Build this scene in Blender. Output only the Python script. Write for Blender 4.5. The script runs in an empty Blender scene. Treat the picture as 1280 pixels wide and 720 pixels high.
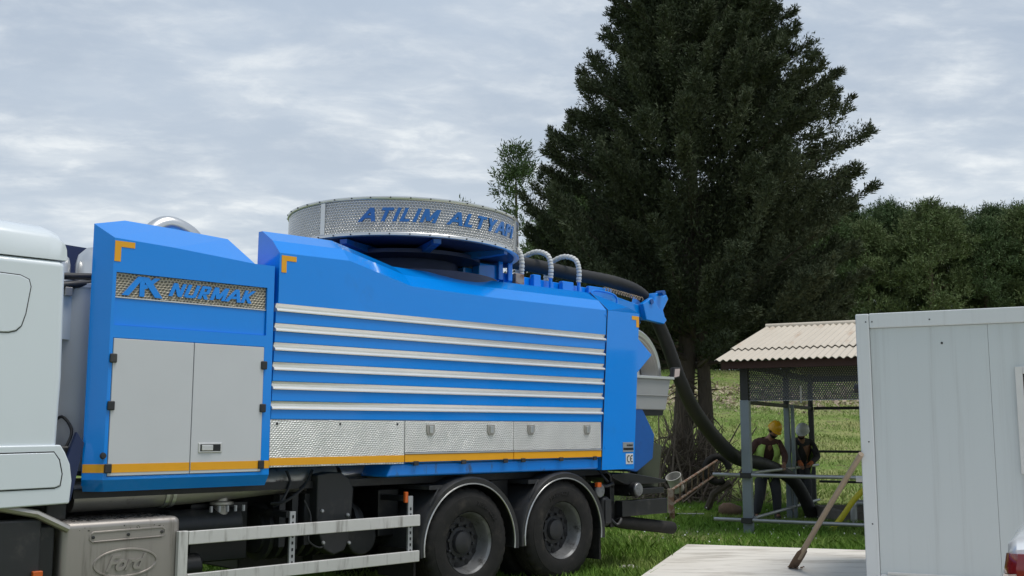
import bpy, bmesh, math, random
import numpy as np
from mathutils import Vector, Matrix
R = math.radians
random.seed(7); rng = np.random.default_rng(11)
scn = bpy.context.scene
COL = scn.collection

# ---------------------------------------------------------------- camera
cd = bpy.data.cameras.new('camera'); cam = bpy.data.objects.new('camera', cd); COL.objects.link(cam)
cam.location = (0, 0, 1.62); cam.rotation_euler = (R(90 + 7.637), 0, 0)
cd.sensor_width = 36; cd.lens = 36 * 1320 / 1280; cd.clip_start = .05; cd.clip_end = 3000
scn.camera = cam
scn.view_settings.view_transform = 'Standard'; scn.view_settings.look = 'None'
scn.view_settings.gamma = 1; scn.view_settings.use_curve_mapping = False
scn.view_settings.exposure = 0.72

# ---------------------------------------------------------------- node helpers
def node(nt, kind, ins=None, **props):
    n = nt.nodes.new(kind)
    for k, v in props.items(): setattr(n, k, v)
    for k, v in (ins or {}).items():
        s = n.inputs[k]
        if isinstance(v, bpy.types.NodeSocket): nt.links.new(v, s)
        else: s.default_value = v
    return n
def mth(nt, op, a, b=0.0, c=0.0):
    return node(nt, 'ShaderNodeMath', {0: a, 1: b, 2: c}, operation=op).outputs[0]
def mixc(nt, fac, a, b):
    n = nt.nodes.new('ShaderNodeMix'); n.data_type = 'RGBA'; n.clamp_result = False
    for s, v in ((n.inputs[0], fac), (n.inputs[6], a), (n.inputs[7], b)):
        if isinstance(v, bpy.types.NodeSocket): nt.links.new(v, s)
        else: s.default_value = v if not isinstance(v, tuple) or len(v) != 3 else (*v, 1)
    return n.outputs[2]
def noise(nt, vec, scale, detail=4, rough=.55, dist=0):
    return node(nt, 'ShaderNodeTexNoise', {'Vector': vec, 'Scale': scale, 'Detail': detail, 'Roughness': rough, 'Distortion': dist}).outputs[0]
def ramp(nt, fac, lo, hi):
    return node(nt, 'ShaderNodeMapRange', {0: fac, 1: lo, 2: hi, 3: 0., 4: 1.}, interpolation_type='SMOOTHSTEP').outputs[0]
def scalev(nt, vec, s):
    return node(nt, 'ShaderNodeVectorMath', {0: vec, 1: s}, operation='MULTIPLY').outputs[0]

# ---------------------------------------------------------------- sky and sun
SUN_EL, SUN_AZ = 70, 112        # degrees; azimuth from +Y towards +X
w = bpy.data.worlds.new('World'); scn.world = w; w.use_nodes = True
nt = w.node_tree; nt.nodes.clear()
sky = node(nt, 'ShaderNodeTexSky', sky_type='NISHITA', sun_disc=False, sun_elevation=R(SUN_EL), sun_rotation=R(SUN_AZ), air_density=1.2, dust_density=2.0)
tc = node(nt, 'ShaderNodeTexCoord').outputs['Generated']
sep = node(nt, 'ShaderNodeSeparateXYZ', {0: tc})
den = mth(nt, 'ADD', mth(nt, 'MAXIMUM', sep.outputs[2], 0.0), .16)
pv = node(nt, 'ShaderNodeCombineXYZ', {0: mth(nt, 'DIVIDE', sep.outputs[0], den), 1: mth(nt, 'DIVIDE', sep.outputs[1], den), 2: 0.0}).outputs[0]
rotv = node(nt, 'ShaderNodeVectorRotate', {'Vector': pv, 'Angle': R(-8)}, rotation_type='Z_AXIS').outputs[0]
big = ramp(nt, noise(nt, scalev(nt, rotv, (.8, .95, 1)), 1.0, 5, .55, .15), .36, .66)
med = ramp(nt, noise(nt, scalev(nt, rotv, (2.0, 2.9, 1)), 1.2, 10, .60, .3), .41, .68)
fine = ramp(nt, noise(nt, scalev(nt, rotv, (5.0, 7.0, 1)), 1.4, 9, .60, .35), .42, .72)
low = ramp(nt, sep.outputs[2], .60, .08)                 # thinner, brighter layer towards the horizon all round
grey = mixc(nt, big, (2.2, 2.70, 3.45), (2.95, 3.5, 4.25))
grey = mixc(nt, mth(nt, 'MULTIPLY', low, .70), grey, (3.9, 4.3, 4.7))
wf = mth(nt, 'MULTIPLY', mth(nt, 'ADD', mth(nt, 'MULTIPLY', med, .60), mth(nt, 'MULTIPLY', mth(nt, 'MULTIPLY', fine, .6), mth(nt, 'ADD', med, .35))), mth(nt, 'ADD', mth(nt, 'MULTIPLY', low, .80), .20))
cl = mixc(nt, wf, grey, (5.2, 5.45, 5.6))
skyc = mixc(nt, .93, sky.outputs[0], cl)
bg = node(nt, 'ShaderNodeBackground', {'Color': skyc, 'Strength': .1})
nt.links.new(bg.outputs[0], node(nt, 'ShaderNodeOutputWorld').inputs[0])
sd = bpy.data.lights.new('sun', 'SUN'); sun = bpy.data.objects.new('sun', sd); COL.objects.link(sun)
sd.energy = 1.5; sd.angle = R(24); sd.color = (1, .96, .9)
sv = Vector((math.sin(R(SUN_AZ)) * math.cos(R(SUN_EL)), math.cos(R(SUN_AZ)) * math.cos(R(SUN_EL)), math.sin(R(SUN_EL))))
sun.rotation_euler = sv.to_track_quat('Z', 'Y').to_euler()

# ---------------------------------------------------------------- materials
MATS = {}
def mat(name, col, rough=.5, metal=0., coat=0., var=.12, vs=3., bump=0., bs=60., dirt=None, dlo=.5, dhi=.7, ds=4., stretch=None, spec=.5, island=0., col2=None):
    m = bpy.data.materials.new(name); m.use_nodes = True; nt = m.node_tree
    b = nt.nodes['Principled BSDF']
    co = node(nt, 'ShaderNodeTexCoord').outputs['Object']
    vec = scalev(nt, co, stretch) if stretch else co
    c = mixc(nt, noise(nt, vec, vs, 5), tuple(x * (1 - var) for x in col), tuple(min(1, x * (1 + var)) for x in (col2 or col)))
    if island:
        rnd = node(nt, 'ShaderNodeNewGeometry').outputs['Random Per Island']
        hs = node(nt, 'ShaderNodeHueSaturation', {'Color': c, 'Hue': mth(nt, 'MULTIPLY_ADD', rnd, .06 * island, .5 - .03 * island), 'Value': mth(nt, 'MULTIPLY_ADD', rnd, 1.1 * island, 1 - .55 * island)})
        c = hs.outputs[0]
    r = rough
    if dirt:
        f = ramp(nt, noise(nt, vec, ds, 7, .65), dlo, dhi)
        c = mixc(nt, f, c, dirt); r = mth(nt, 'MULTIPLY_ADD', f, .3, rough)
    nt.links.new(c, b.inputs['Base Color'])
    if isinstance(r, float): r = mth(nt, 'MULTIPLY_ADD', noise(nt, vec, vs * 2.3, 4), .12, rough - .06)
    nt.links.new(r, b.inputs['Roughness'])
    b.inputs['Metallic'].default_value = metal; b.inputs['Coat Weight'].default_value = coat; b.inputs['Coat Roughness'].default_value = .08; b.inputs['Coat IOR'].default_value = 1.46 if coat > .9 else 1.5
    b.inputs['Specular IOR Level'].default_value = spec
    if bump:
        bn = node(nt, 'ShaderNodeBump', {'Strength': .5, 'Distance': bump, 'Height': noise(nt, vec, bs, 5)})
        nt.links.new(bn.outputs[0], b.inputs['Normal'])
    MATS[name] = m; return m
def stagger(nt, u, v, pu, pv):
    vv = mth(nt, 'DIVIDE', v, pv); row = mth(nt, 'FLOOR', vv)
    uu = mth(nt, 'ADD', mth(nt, 'DIVIDE', u, pu), mth(nt, 'MULTIPLY', mth(nt, 'MODULO', row, 2.0), .5))
    a = mth(nt, 'SUBTRACT', mth(nt, 'FRACT', uu), .5); b = mth(nt, 'SUBTRACT', mth(nt, 'FRACT', vv), .5)
    return mth(nt, 'SQRT', mth(nt, 'ADD', mth(nt, 'MULTIPLY', a, a), mth(nt, 'MULTIPLY', b, b)))

mat('blue', (.0, .235, .78), .33, 0, 1.0, .04, 1.5, bump=.006, bs=2.2, dirt=(.012, .18, .58), dlo=.55, dhi=.9, ds=1.6, spec=.08)
mat('blue_dark', (.0, .085, .34), .42, 0, .1, .2, 5, dirt=(.03, .04, .07), dlo=.5, dhi=.8, ds=5)  # darker copy of the body blue, recessed rear hatch's shade put into the colour
mat('blue_skirt', (.0, .21, .74), .3, 0, .3, .06, 2, dirt=(.05, .06, .07), dlo=.56, dhi=.72, ds=9, stretch=(1, 1, .35))
mat('cab_white', (.66, .71, .745), .3, 0, .4, .03, 1.2, dirt=(.45, .46, .45), dlo=.66, dhi=.9, ds=6)
mat('door_grey', (.56, .57, .59), .42, .1, 0, .05, 2.5, dirt=(.42, .42, .43), dlo=.62, dhi=.85, ds=5)
mat('yellow', (.78, .36, .006), .4, 0, 0, .08, 6)
mat('steel', (.66, .66, .65), .3, .85, 0, .08, 4)
mat('letter_blue', (.0, .12, .42), .35, 0, .3, .05)
mat('trim', (.86, .86, .85), .22, .6, 0, .05, 4)
mat('steel_dirty', (.42, .40, .37), .45, .7, 0, .2, 3, dirt=(.07, .06, .05), dlo=.56, dhi=.72, ds=5, stretch=(1, 1, 1))
mat('rail_alu', (.62, .61, .59), .45, .35, 0, .08, 3, dirt=(.22, .20, .18), dlo=.5, dhi=.8, ds=14, stretch=(1, 1, .12))
mat('tank_metal', (.33, .305, .28), .42, .55, 0, .18, 2.2, dirt=(.12, .10, .085), dlo=.52, dhi=.82, ds=7, stretch=(1.6, 1.6, .14))
mat('mud_spots', (.02, .018, .016), .8, 0, 0, .3, 20)
mat('black_paint', (.008, .009, .010), .45, 0, 0, .3, 6, dirt=(.05, .045, .04), dlo=.54, dhi=.76, ds=7)
mat('plastic_black', (.020, .021, .023), .5, 0, 0, .25, 8, dirt=(.065, .06, .055), dlo=.5, dhi=.78, ds=6)
mat('rubber', (.016, .0155, .015), .8, 0, 0, .3, 10, bump=.003, bs=70, dirt=(.055, .049, .043), dlo=.5, dhi=.78, ds=7, spec=.3)
mat('hose', (.012, .012, .0125), .62, 0, 0, .3, 9, bump=.004, bs=40, dirt=(.035, .033, .03), dlo=.5, dhi=.8, ds=5)
mat('rim', (.25, .255, .26), .4, .65, 0, .25, 6, dirt=(.04, .038, .035), dlo=.45, dhi=.75, ds=7)
mat('rim_dark', (.034, .035, .038), .5, .3, 0, .25, 6, dirt=(.07, .065, .06), dlo=.5, dhi=.8, ds=9)
mat('seal', (.004, .004, .005), .6)
mat('white_plastic', (.62, .62, .60), .5, 0, 0, .08, 8)
mat('orange', (.55, .10, .01), .35)
mat('glass_dark', (.012, .014, .016), .06, 0, .2, .1, 2)
mat('tray_grey', (.33, .335, .33), .5, .2, 0, .08, 3, dirt=(.2, .195, .18), dlo=.55, dhi=.8, ds=4)
mat('navy', (.008, .02, .075), .5, 0, .05, .2, 4)
mat('olive', (.05, .06, .035), .6, .0, 0, .2, 6)
mat('concrete', (.70, .66, .59), .85, 0, 0, .08, 1.4, bump=.004, bs=50, dirt=(.46, .42, .36), dlo=.46, dhi=.70, ds=1.5, stretch=(.7, 2.2, 1))
mat('concrete_old', (.15, .135, .12), .9, 0, 0, .3, 5, bump=.01, bs=20)
mat('container_white', (.62, .645, .65), .42, 0, .05, .035, 1.5, dirt=(.46, .47, .46), dlo=.5, dhi=.85, ds=3, stretch=(2.5, 2.5, .12))
mat('container_panel', (.55, .59, .595), .4, 0, .05, .03, 1.2, dirt=(.45, .475, .475), dlo=.5, dhi=.8, ds=3.2, stretch=(4, 4, .10), bump=.0015, bs=9)
mat('roof_sheet', (.53, .475, .395), .8, 0, 0, .12, 2.2, dirt=(.40, .29, .21), dlo=.55, dhi=.78, ds=2.6, stretch=(1, .25, 1))
mat('fascia_red', (.045, .018, .014), .7, 0, 0, .2, 4)
mat('post_grey', (.22, .26, .29), .5, .2, 0, .1, 4, dirt=(.16, .15, .14), dlo=.6, dhi=.85, ds=6)
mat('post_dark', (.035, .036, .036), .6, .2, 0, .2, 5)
mat('galv', (.40, .41, .42), .42, .6, 0, .15, 6)
mat('wire', (.11, .115, .12), .6, .3, 0, .2, 3)
mat('wood_handle', (.36, .28, .20), .75, 0, 0, .2, 9, stretch=(1, 1, .2), bump=.002, bs=80)
mat('mud', (.16, .105, .07), .95, 0, 0, .3, 20, bump=.02, bs=30)
mat('yellow_hose', (.60, .52, .03), .5, 0, 0, .1, 9)
mat('rusty', (.22, .12, .075), .7, .2, 0, .3, 12, dirt=(.36, .30, .25), dlo=.45, dhi=.6, ds=9)
mat('bucket', (.40, .39, .36), .6, 0, 0, .1, 9, dirt=(.35, .32, .28), dlo=.5, dhi=.7, ds=9)
mat('debris', (.34, .27, .20), .9, 0, 0, .3, 2, island=.5)
mat('stone', (.48, .46, .42), .9, 0, 0, .2, 12, bump=.01, bs=25)
mat('twig', (.14, .11, .085), .9, 0, 0, .35, 3, island=.5)
mat('bark', (.085, .068, .053), .95, 0, 0, .4, 9, bump=.05, bs=14, stretch=(2.5, 2.5, .5))
mat('bark_pine', (.12, .085, .06), .95, 0, 0, .35, 7, bump=.04, bs=12)
mat('cypress', (.047, .071, .043), .8, 0, 0, .35, .9, island=.34, spec=.12, col2=(.076, .086, .047))
mat('pine', (.115, .150, .062), .75, 0, 0, .3, .6, island=.5, spec=.15)
mat('pine_b', (.080, .118, .050), .75, 0, 0, .3, .6, island=.5, spec=.15)
mat('skin', (.27, .14, .09), .55, 0, 0, .1, 20)
mat('vest', (.42, .60, .14), .7, 0, 0, .12, 12, bump=.004, bs=18)
mat('vest_band', (.45, .47, .45), .4)
mat('jacket_maroon', (.075, .034, .028), .85, 0, 0, .25, 12, bump=.008, bs=12)
mat('jacket_dark', (.030, .029, .032), .85, 0, 0, .25, 12, bump=.008, bs=12)
mat('sweater_grey', (.085, .095, .085), .85, 0, 0, .2, 12, bump=.008, bs=12)
mat('trousers', (.036, .038, .045), .85, 0, 0, .25, 10, bump=.008, bs=10)
mat('hair', (.008, .007, .006), .7)
mat('helmet_yellow', (.75, .40, .01), .35, 0, .2, .05)
mat('helmet_white', (.60, .62, .64), .35, 0, .2, .05)
mat('glove', (.42, .12, .04), .8)
mat('boot', (.02, .016, .013), .7)
mat('car_white', (.72, .73, .74), .22, 0, .7, .02)
mat('lamp_red', (.20, .008, .012), .12, 0, .6, .1, 9)
mat('lamp_clear', (.55, .45, .42), .1, 0, .5)
mat('eye', (.01, .008, .006), .2)

# diamond-plate: pressed rows of small tears in bright sheet (flat relief of a few pixels)
def plate(name, col, pu, pv, metal, rough, dark, axis='XZ', uv=False, holes=False):
    m = bpy.data.materials.new(name); m.use_nodes = True; nt = m.node_tree; b = nt.nodes['Principled BSDF']
    t = node(nt, 'ShaderNodeTexCoord'); s = node(nt, 'ShaderNodeSeparateXYZ', {0: t.outputs['UV' if uv else 'Object']})
    u, v = (s.outputs[0], s.outputs[1]) if uv else (s.outputs[0], s.outputs[2])
    if not uv:
        wob = noise(nt, t.outputs['Object'], 7., 3); v = mth(nt, 'MULTIPLY_ADD', wob, .05, v); u = mth(nt, 'MULTIPLY_ADD', wob, .03, u)
    d = stagger(nt, u, v, pu, pv)
    h = ramp(nt, d, .46, .22)
    n = noise(nt, t.outputs['Object'], 2.5, 6, .6)
    c = mixc(nt, ramp(nt, n, .35, .8), col, tuple(x * .78 for x in col))
    if dark: c = mixc(nt, mth(nt, 'MULTIPLY', h, .75), c, dark)
    nt.links.new(c, b.inputs['Base Color'])
    b.inputs['Metallic'].default_value = metal; nt.links.new(mth(nt, 'MULTIPLY_ADD', n, .2, rough - .1), b.inputs['Roughness'])
    bn = node(nt, 'ShaderNodeBump', {'Strength': 1.0 if uv else .8, 'Distance': .014 if uv else .004, 'Height': h}); nt.links.new(bn.outputs[0], b.inputs['Normal'])
    if holes:
        tr = node(nt, 'ShaderNodeBsdfTransparent'); hole = mth(nt, 'LESS_THAN', d, .235)
        mx = node(nt, 'ShaderNodeMixShader', {0: hole, 1: b.outputs[0], 2: tr.outputs[0]})
        nt.links.new(mx.outputs[0], nt.nodes['Material Output'].inputs[0])
    MATS[name] = m
plate('diamond_plate', (.80, .80, .78), .030, .017, .5, .34, (.46, .455, .44))
plate('logo_mesh', (.42, .38, .30), .030, .020, .5, .42, (.055, .048, .036))
plate('ring_mesh', (.56, .555, .54), .032, .027, 1.0, .22, (.30, .295, .28), uv=True)

def ground_mat():
    m = bpy.data.materials.new('ground'); m.use_nodes = True; nt = m.node_tree; b = nt.nodes['Principled BSDF']
    co = node(nt, 'ShaderNodeTexCoord').outputs['Object']
    c = mixc(nt, ramp(nt, noise(nt, co, .35, 6), .38, .66), (.13, .20, .045), (.26, .27, .11))
    c = mixc(nt, ramp(nt, noise(nt, co, 2.2, 7, .65), .5, .72), c, (.13, .105, .07))
    s = node(nt, 'ShaderNodeSeparateXYZ', {0: co})
    band = mth(nt, 'MULTIPLY', ramp(nt, s.outputs[1], 47., 51.), ramp(nt, s.outputs[1], 58.5, 54.5))
    sp = ramp(nt, noise(nt, co, 1.6, 6, .7), .40, .62)
    c = mixc(nt, mth(nt, 'MULTIPLY', band, mth(nt, 'MULTIPLY', sp, .9)), c, (.42, .355, .27))
    nt.links.new(c, b.inputs['Base Color']); b.inputs['Roughness'].default_value = 1; b.inputs['Specular IOR Level'].default_value = .1
    bn = node(nt, 'ShaderNodeBump', {'Strength': .6, 'Distance': .08, 'Height': noise(nt, co, 6, 8, .65)}); nt.links.new(bn.outputs[0], b.inputs['Normal'])
    MATS['ground'] = m
ground_mat()
def grass_mat(name, a, b2, dry):
    m = bpy.data.materials.new(name); m.use_nodes = True; nt = m.node_tree; b = nt.nodes['Principled BSDF']
    co = node(nt, 'ShaderNodeTexCoord').outputs['Object']
    rnd = node(nt, 'ShaderNodeNewGeometry').outputs['Random Per Island']
    c = mixc(nt, rnd, a, b2)
    c = mixc(nt, mth(nt, 'MULTIPLY', ramp(nt, noise(nt, co, .45, 5), .42, .68), .75), c, dry)
    nt.links.new(c, b.inputs['Base Color']); b.inputs['Roughness'].default_value = .65; b.inputs['Specular IOR Level'].default_value = .25
    MATS[name] = m
grass_mat('grass', (.095, .21, .024), (.215, .37, .055), (.30, .35, .10))
grass_mat('field_grass', (.20, .31, .07), (.34, .43, .13), (.44, .43, .20))

# ---------------------------------------------------------------- mesh helpers
def smooth_path(pts, n=8):
    P = [Vector(p) for p in pts]; out = []
    for i in range(len(P) - 1):
        p0, p1, p2, p3 = P[max(i - 1, 0)], P[i], P[i + 1], P[min(i + 2, len(P) - 1)]
        for k in range(n):
            t = k / n
            out.append(.5 * ((2 * p1) + (p2 - p0) * t + (2 * p0 - 5 * p1 + 4 * p2 - p3) * t * t + (3 * p1 - p0 - 3 * p2 + p3) * t ** 3))
    out.append(P[-1]); return out
class G:
    def __init__(s): s.v = []; s.f = []
    def add(s, V, F):
        o = len(s.v); s.v += [tuple(p) for p in V]; s.f += [tuple(i + o for i in f) for f in F]; return s
    def box(s, x0, x1, y0, y1, z0, z1):
        V = [(x, y, z) for x in (x0, x1) for y in (y0, y1) for z in (z0, z1)]
        return s.add(V, [(0, 1, 3, 2), (4, 6, 7, 5), (0, 4, 5, 1), (2, 3, 7, 6), (0, 2, 6, 4), (1, 5, 7, 3)])
    def prism(s, poly, lo, hi, axis='y'):
        def mk(p, t): return (p[0], t, p[1]) if axis == 'y' else ((t, p[0], p[1]) if axis == 'x' else (p[0], p[1], t))
        n = len(poly); V = [mk(p, lo) for p in poly] + [mk(p, hi) for p in poly]
        return s.add(V, [tuple(range(n)), tuple(range(2 * n - 1, n - 1, -1))] + [(i, (i + 1) % n, n + (i + 1) % n, n + i) for i in range(n)])
    def tube(s, pts, r, n=10, cap=True):
        P = [Vector(p) for p in pts]; m = len(P); rr = [r] * m if not hasattr(r, '__len__') else r
        V = []; ref = None
        for i, p in enumerate(P):
            t = (P[min(i + 1, m - 1)] - P[max(i - 1, 0)]).normalized()
            if ref is None: ref = Vector((0, 0, 1)) if abs(t.z) < .9 else Vector((1, 0, 0))
            a = (ref - t * ref.dot(t)).normalized(); ref = a; b = t.cross(a)
            V += [p + (a * math.cos(2 * math.pi * k / n) + b * math.sin(2 * math.pi * k / n)) * rr[i] for k in range(n)]
        F = [(i * n + k, i * n + (k + 1) % n, (i + 1) * n + (k + 1) % n, (i + 1) * n + k) for i in range(m - 1) for k in range(n)]
        if cap: F += [tuple(range(n)), tuple(range((m - 1) * n, m * n))]
        return s.add(V, F)
    def lathe(s, prof, c, axis='y', n=32, a0=0., a1=2 * math.pi, rmod=None):
        full = abs(a1 - a0 - 2 * math.pi) < 1e-6; m = len(prof); k = n if full else n + 1; V = []
        for i in range(k):
            a = a0 + (a1 - a0) * i / n; ca, sa = math.cos(a), math.sin(a)
            for j, (r, h) in enumerate(prof):
                if rmod: r = rmod(j, i, r)
                V.append({'y': (c[0] + r * ca, c[1] + h, c[2] + r * sa), 'z': (c[0] + r * ca, c[1] + r * sa, c[2] + h), 'x': (c[0] + h, c[1] + r * ca, c[2] + r * sa)}[axis])
        F = [(i * m + j, i * m + j + 1, ((i + 1) % k) * m + j + 1, ((i + 1) % k) * m + j) for i in range(n) for j in range(m - 1)]
        return s.add(V, F)
    def loft(s, secs, closed=True, cap=True):
        m = len(secs[0]); V = [p for q in secs for p in q]; e = m if closed else m - 1
        F = [(i * m + j, i * m + (j + 1) % m, (i + 1) * m + (j + 1) % m, (i + 1) * m + j) for i in range(len(secs) - 1) for j in range(e)]
        if cap: F += [tuple(range(m)), tuple(range((len(secs) - 1) * m, len(secs) * m))]
        return s.add(V, F)
    def obj(s, name, material, parent=None, smooth=None, bevel=0, seg=2, solid=0, recalc=True):
        me = bpy.data.meshes.new(name); me.from_pydata(s.v, [], s.f)
        if recalc:
            bm = bmesh.new(); bm.from_mesh(me); bmesh.ops.remove_doubles(bm, verts=bm.verts, dist=1e-5); bmesh.ops.recalc_face_normals(bm, faces=bm.faces); bm.to_mesh(me); bm.free()
        me.materials.append(MATS[material])
        if smooth or bevel:
            me.shade_smooth(); me.set_sharp_from_angle(angle=R(smooth or 32))
        o = bpy.data.objects.new(name, me); COL.objects.link(o); o.parent = parent
        if solid:
            q = o.modifiers.new('thick', 'SOLIDIFY'); q.thickness = solid; q.offset = 0
        if bevel:
            q = o.modifiers.new('bevel', 'BEVEL'); q.width = bevel; q.segments = seg; q.limit_method = 'ANGLE'; q.angle_limit = R(40); q.harden_normals = True
        return o
def rbox(name, material, parent, x0, x1, y0, y1, z0, z1, bevel=.01, seg=2):
    return G().box(x0, x1, y0, y1, z0, z1).obj(name, material, parent, bevel=bevel, seg=seg)
def boxes(name, material, parent, L, bevel=.01):
    return [rbox(name, material, parent, *b, bevel) for b in L]
def tag(o, label, cat, group=None, kind=None):
    o['label'] = label
    if cat: o['category'] = cat
    if group: o['group'] = group
    if kind: o['kind'] = kind
    return o
def empty(name, loc=(0, 0, 0), rz=0., label=None, cat=None, group=None):
    o = bpy.data.objects.new(name, None); COL.objects.link(o); o.location = loc; o.rotation_euler = (0, 0, rz)
    if label: tag(o, label, cat, group)
    return o
def copy_tree(o, parent=None):
    c = o.copy(); COL.objects.link(c); c.parent = parent
    for ch in list(o.children): copy_tree(ch, c)
    return c
def shared(o, loc, rot=(0, 0, 0)):
    c = o.copy(); COL.objects.link(c); c.location = loc; c.rotation_euler = rot; return c
def text(string, size, shear=0., offset=0., spacing=1., bold=0):
    cu = bpy.data.curves.new('t', 'FONT'); cu.body = string; cu.size = size; cu.shear = shear; cu.offset = offset; cu.space_character = spacing; cu.resolution_u = 4
    o = bpy.data.objects.new('t', cu); COL.objects.link(o); dg = bpy.context.evaluated_depsgraph_get()
    me = bpy.data.meshes.new_from_object(o.evaluated_get(dg)); V = [v.co.copy() for v in me.vertices]; F = [tuple(p.vertices) for p in me.polygons]
    bpy.data.objects.remove(o); bpy.data.curves.remove(cu); bpy.data.meshes.remove(me); return V, F
def subdiv(V, F, cuts):
    bm = bmesh.new(); vs = [bm.verts.new(v) for v in V]
    for f in F:
        try: bm.faces.new([vs[i] for i in f])
        except ValueError: pass
    bmesh.ops.triangulate(bm, faces=bm.faces)
    for k in range(cuts):
        x0 = min(v.co.x for v in bm.verts); x1 = max(v.co.x for v in bm.verts)
        bmesh.ops.bisect_plane(bm, geom=list(bm.verts) + list(bm.edges) + list(bm.faces), plane_co=(x0 + (x1 - x0) * (k + .5) / cuts, 0, 0), plane_no=(1, 0, 0))
    bm.verts.index_update(); V = [v.co.copy() for v in bm.verts]; F = [tuple(v.index for v in f.verts) for f in bm.faces]; bm.free(); return V, F
def text_obj(name, V, F, fn, thick_fn, material, parent, cuts=0):
    """flat lettering given thickness: fn(x,y)->front point, thick_fn -> back point"""
    if cuts: V, F = subdiv(V, F, cuts)
    n = len(V); g = G(); fr = [fn(v.x, v.y) for v in V]; bk = [thick_fn(v.x, v.y) for v in V]
    cnt = {}
    for f in F:
        for i in range(len(f)):
            e = (f[i], f[(i + 1) % len(f)]); cnt[e] = 1
    side = [e for e in cnt if (e[1], e[0]) not in cnt]
    g.add(fr + bk, list(F) + [tuple(i + n for i in reversed(f)) for f in F] + [(a, b, b + n, a + n) for a, b in side])
    return g.obj(name, material, parent)
STROKES = {'A': (.78, [('d', 0, 0, .39, 1), ('d', .39, 1, .78, 0), ('h', .16, .62, .24)]), 'T': (.66, [('h', 0, .66, .80), ('v', .33, 0, .82)]), 'I': (.18, [('v', .09, 0, 1)]),
    'L': (.52, [('v', .10, 0, 1), ('h', .1, .52, 0)]), 'M': (.90, [('v', .10, 0, 1), ('d', .13, 1, .45, .12), ('d', .45, .12, .77, 1), ('v', .80, 0, 1)]),
    'Y': (.70, [('d', .06, 1, .35, .45), ('d', .64, 1, .35, .45), ('v', .35, 0, .47)]), 'P': (.58, [('v', .10, 0, 1), ('h', .1, .5, .80), ('h', .1, .5, .38), ('v', .48, .42, .94)]),
    'N': (.74, [('v', .10, 0, 1), ('d', .12, .98, .62, .02), ('v', .64, 0, 1)]), 'U': (.70, [('v', .10, .06, 1), ('h', .1, .6, 0), ('v', .60, .06, 1)]),
    'R': (.64, [('v', .10, 0, 1), ('h', .1, .5, .80), ('h', .1, .5, .38), ('v', .48, .42, .94), ('d', .26, .42, .54, 0)]), 'K': (.66, [('v', .10, 0, 1), ('d', .16, .42, .56, 1), ('d', .22, .52, .58, 0)]), ' ': (.34, [])}
def lettering(string, h, slant, gap, width, fn, material, parent, name='letter'):
    """bold slanted capitals; fn(x, y, depth) -> point; depth 0 is the face, 1 the back"""
    tot = sum(STROKES[c][0] + gap for c in string) - gap; k = width / (tot + slant); cx = 0.
    for c in string:
        w_, st = STROKES[c]; g = G(); T_ = .20
        for i, q in enumerate(st):
            if q[0] == 'v': P = [(q[1] - .10, q[2]), (q[1] + .10, q[2]), (q[1] + .10, q[3]), (q[1] - .10, q[3])]
            elif q[0] == 'h': P = [(q[1], q[3]), (q[2], q[3]), (q[2], q[3] + T_), (q[1], q[3] + T_)]
            else: P = [(q[1] - .115, q[2]), (q[1] + .115, q[2]), (q[3] + .115, q[4]), (q[3] - .115, q[4])]
            P = [((cx + x + slant * y) * k, y * h) for x, y in P]
            g.add([fn(x, y, .06 * i) for x, y in P] + [fn(x, y, 1) for x, y in P], [(0, 1, 2, 3), (7, 6, 5, 4), (0, 1, 5, 4), (1, 2, 6, 5), (2, 3, 7, 6), (3, 0, 4, 7)])
        if st: g.obj(name, material, parent)
        cx += w_ + gap
def fast_mesh(name, co, quads, material, parent=None):
    """co (N,3), quads (M,k) numpy -> object"""
    me = bpy.data.meshes.new(name); k = quads.shape[1]
    me.vertices.add(len(co)); me.vertices.foreach_set('co', np.ascontiguousarray(co, dtype=np.float32).ravel())
    me.loops.add(quads.size); me.loops.foreach_set('vertex_index', np.ascontiguousarray(quads, dtype=np.int32).ravel())
    me.polygons.add(len(quads)); me.polygons.foreach_set('loop_start', np.arange(0, quads.size, k, dtype=np.int32))
    me.update(calc_edges=True); me.materials.append(MATS[material])
    o = bpy.data.objects.new(name, me); COL.objects.link(o); o.parent = parent; return o
def unit(a): return a / (np.linalg.norm(a, axis=-1, keepdims=True) + 1e-9)
def leaves(base, dirs, L, W):
    n = len(base); rv = rng.normal(size=(n, 3)); side = unit(np.cross(dirs, rv)); L = L[:, None]; W = W[:, None]
    v = np.stack([base, base + dirs * L * .45 + side * W * .5, base + dirs * L, base + dirs * L * .45 - side * W * .5], 1).reshape(-1, 3)
    return v, np.arange(4 * n).reshape(n, 4)

# ---------------------------------------------------------------- terrain
def tz(x, y):
    x = np.asarray(x, float); y = np.asarray(y, float)
    q = np.clip(y - 21, 0, 40); z = .0030 * q * q + np.clip(y - 61, 0, 60) * .06
    z = z + .03 * np.clip((y - 14) / 6, 0, 1) + .02 * np.sin(x * .9 + y * .3) * np.clip((y - 14) / 6, 0, 1) + .25 * np.sin(x * .11 + 1) * np.clip((y - 35) / 20, 0, 1)
    return z
ys = np.concatenate([np.linspace(-400, -10, 14), np.linspace(-8, 70, 118), np.linspace(75, 500, 24)])
xs = np.concatenate([np.linspace(-500, -45, 14), np.linspace(-40, 60, 120), np.linspace(65, 500, 14)])
XX, YY = np.meshgrid(xs, ys); ZZ = tz(XX, YY); nx = len(xs); idx = np.arange(XX.size).reshape(XX.shape)
gq = np.stack([idx[:-1, :-1], idx[:-1, 1:], idx[1:, 1:], idx[1:, :-1]], -1).reshape(-1, 4)
go = fast_mesh('ground', np.stack([XX, YY, ZZ], -1).reshape(-1, 3), gq, 'ground'); go.data.shade_smooth()
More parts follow.
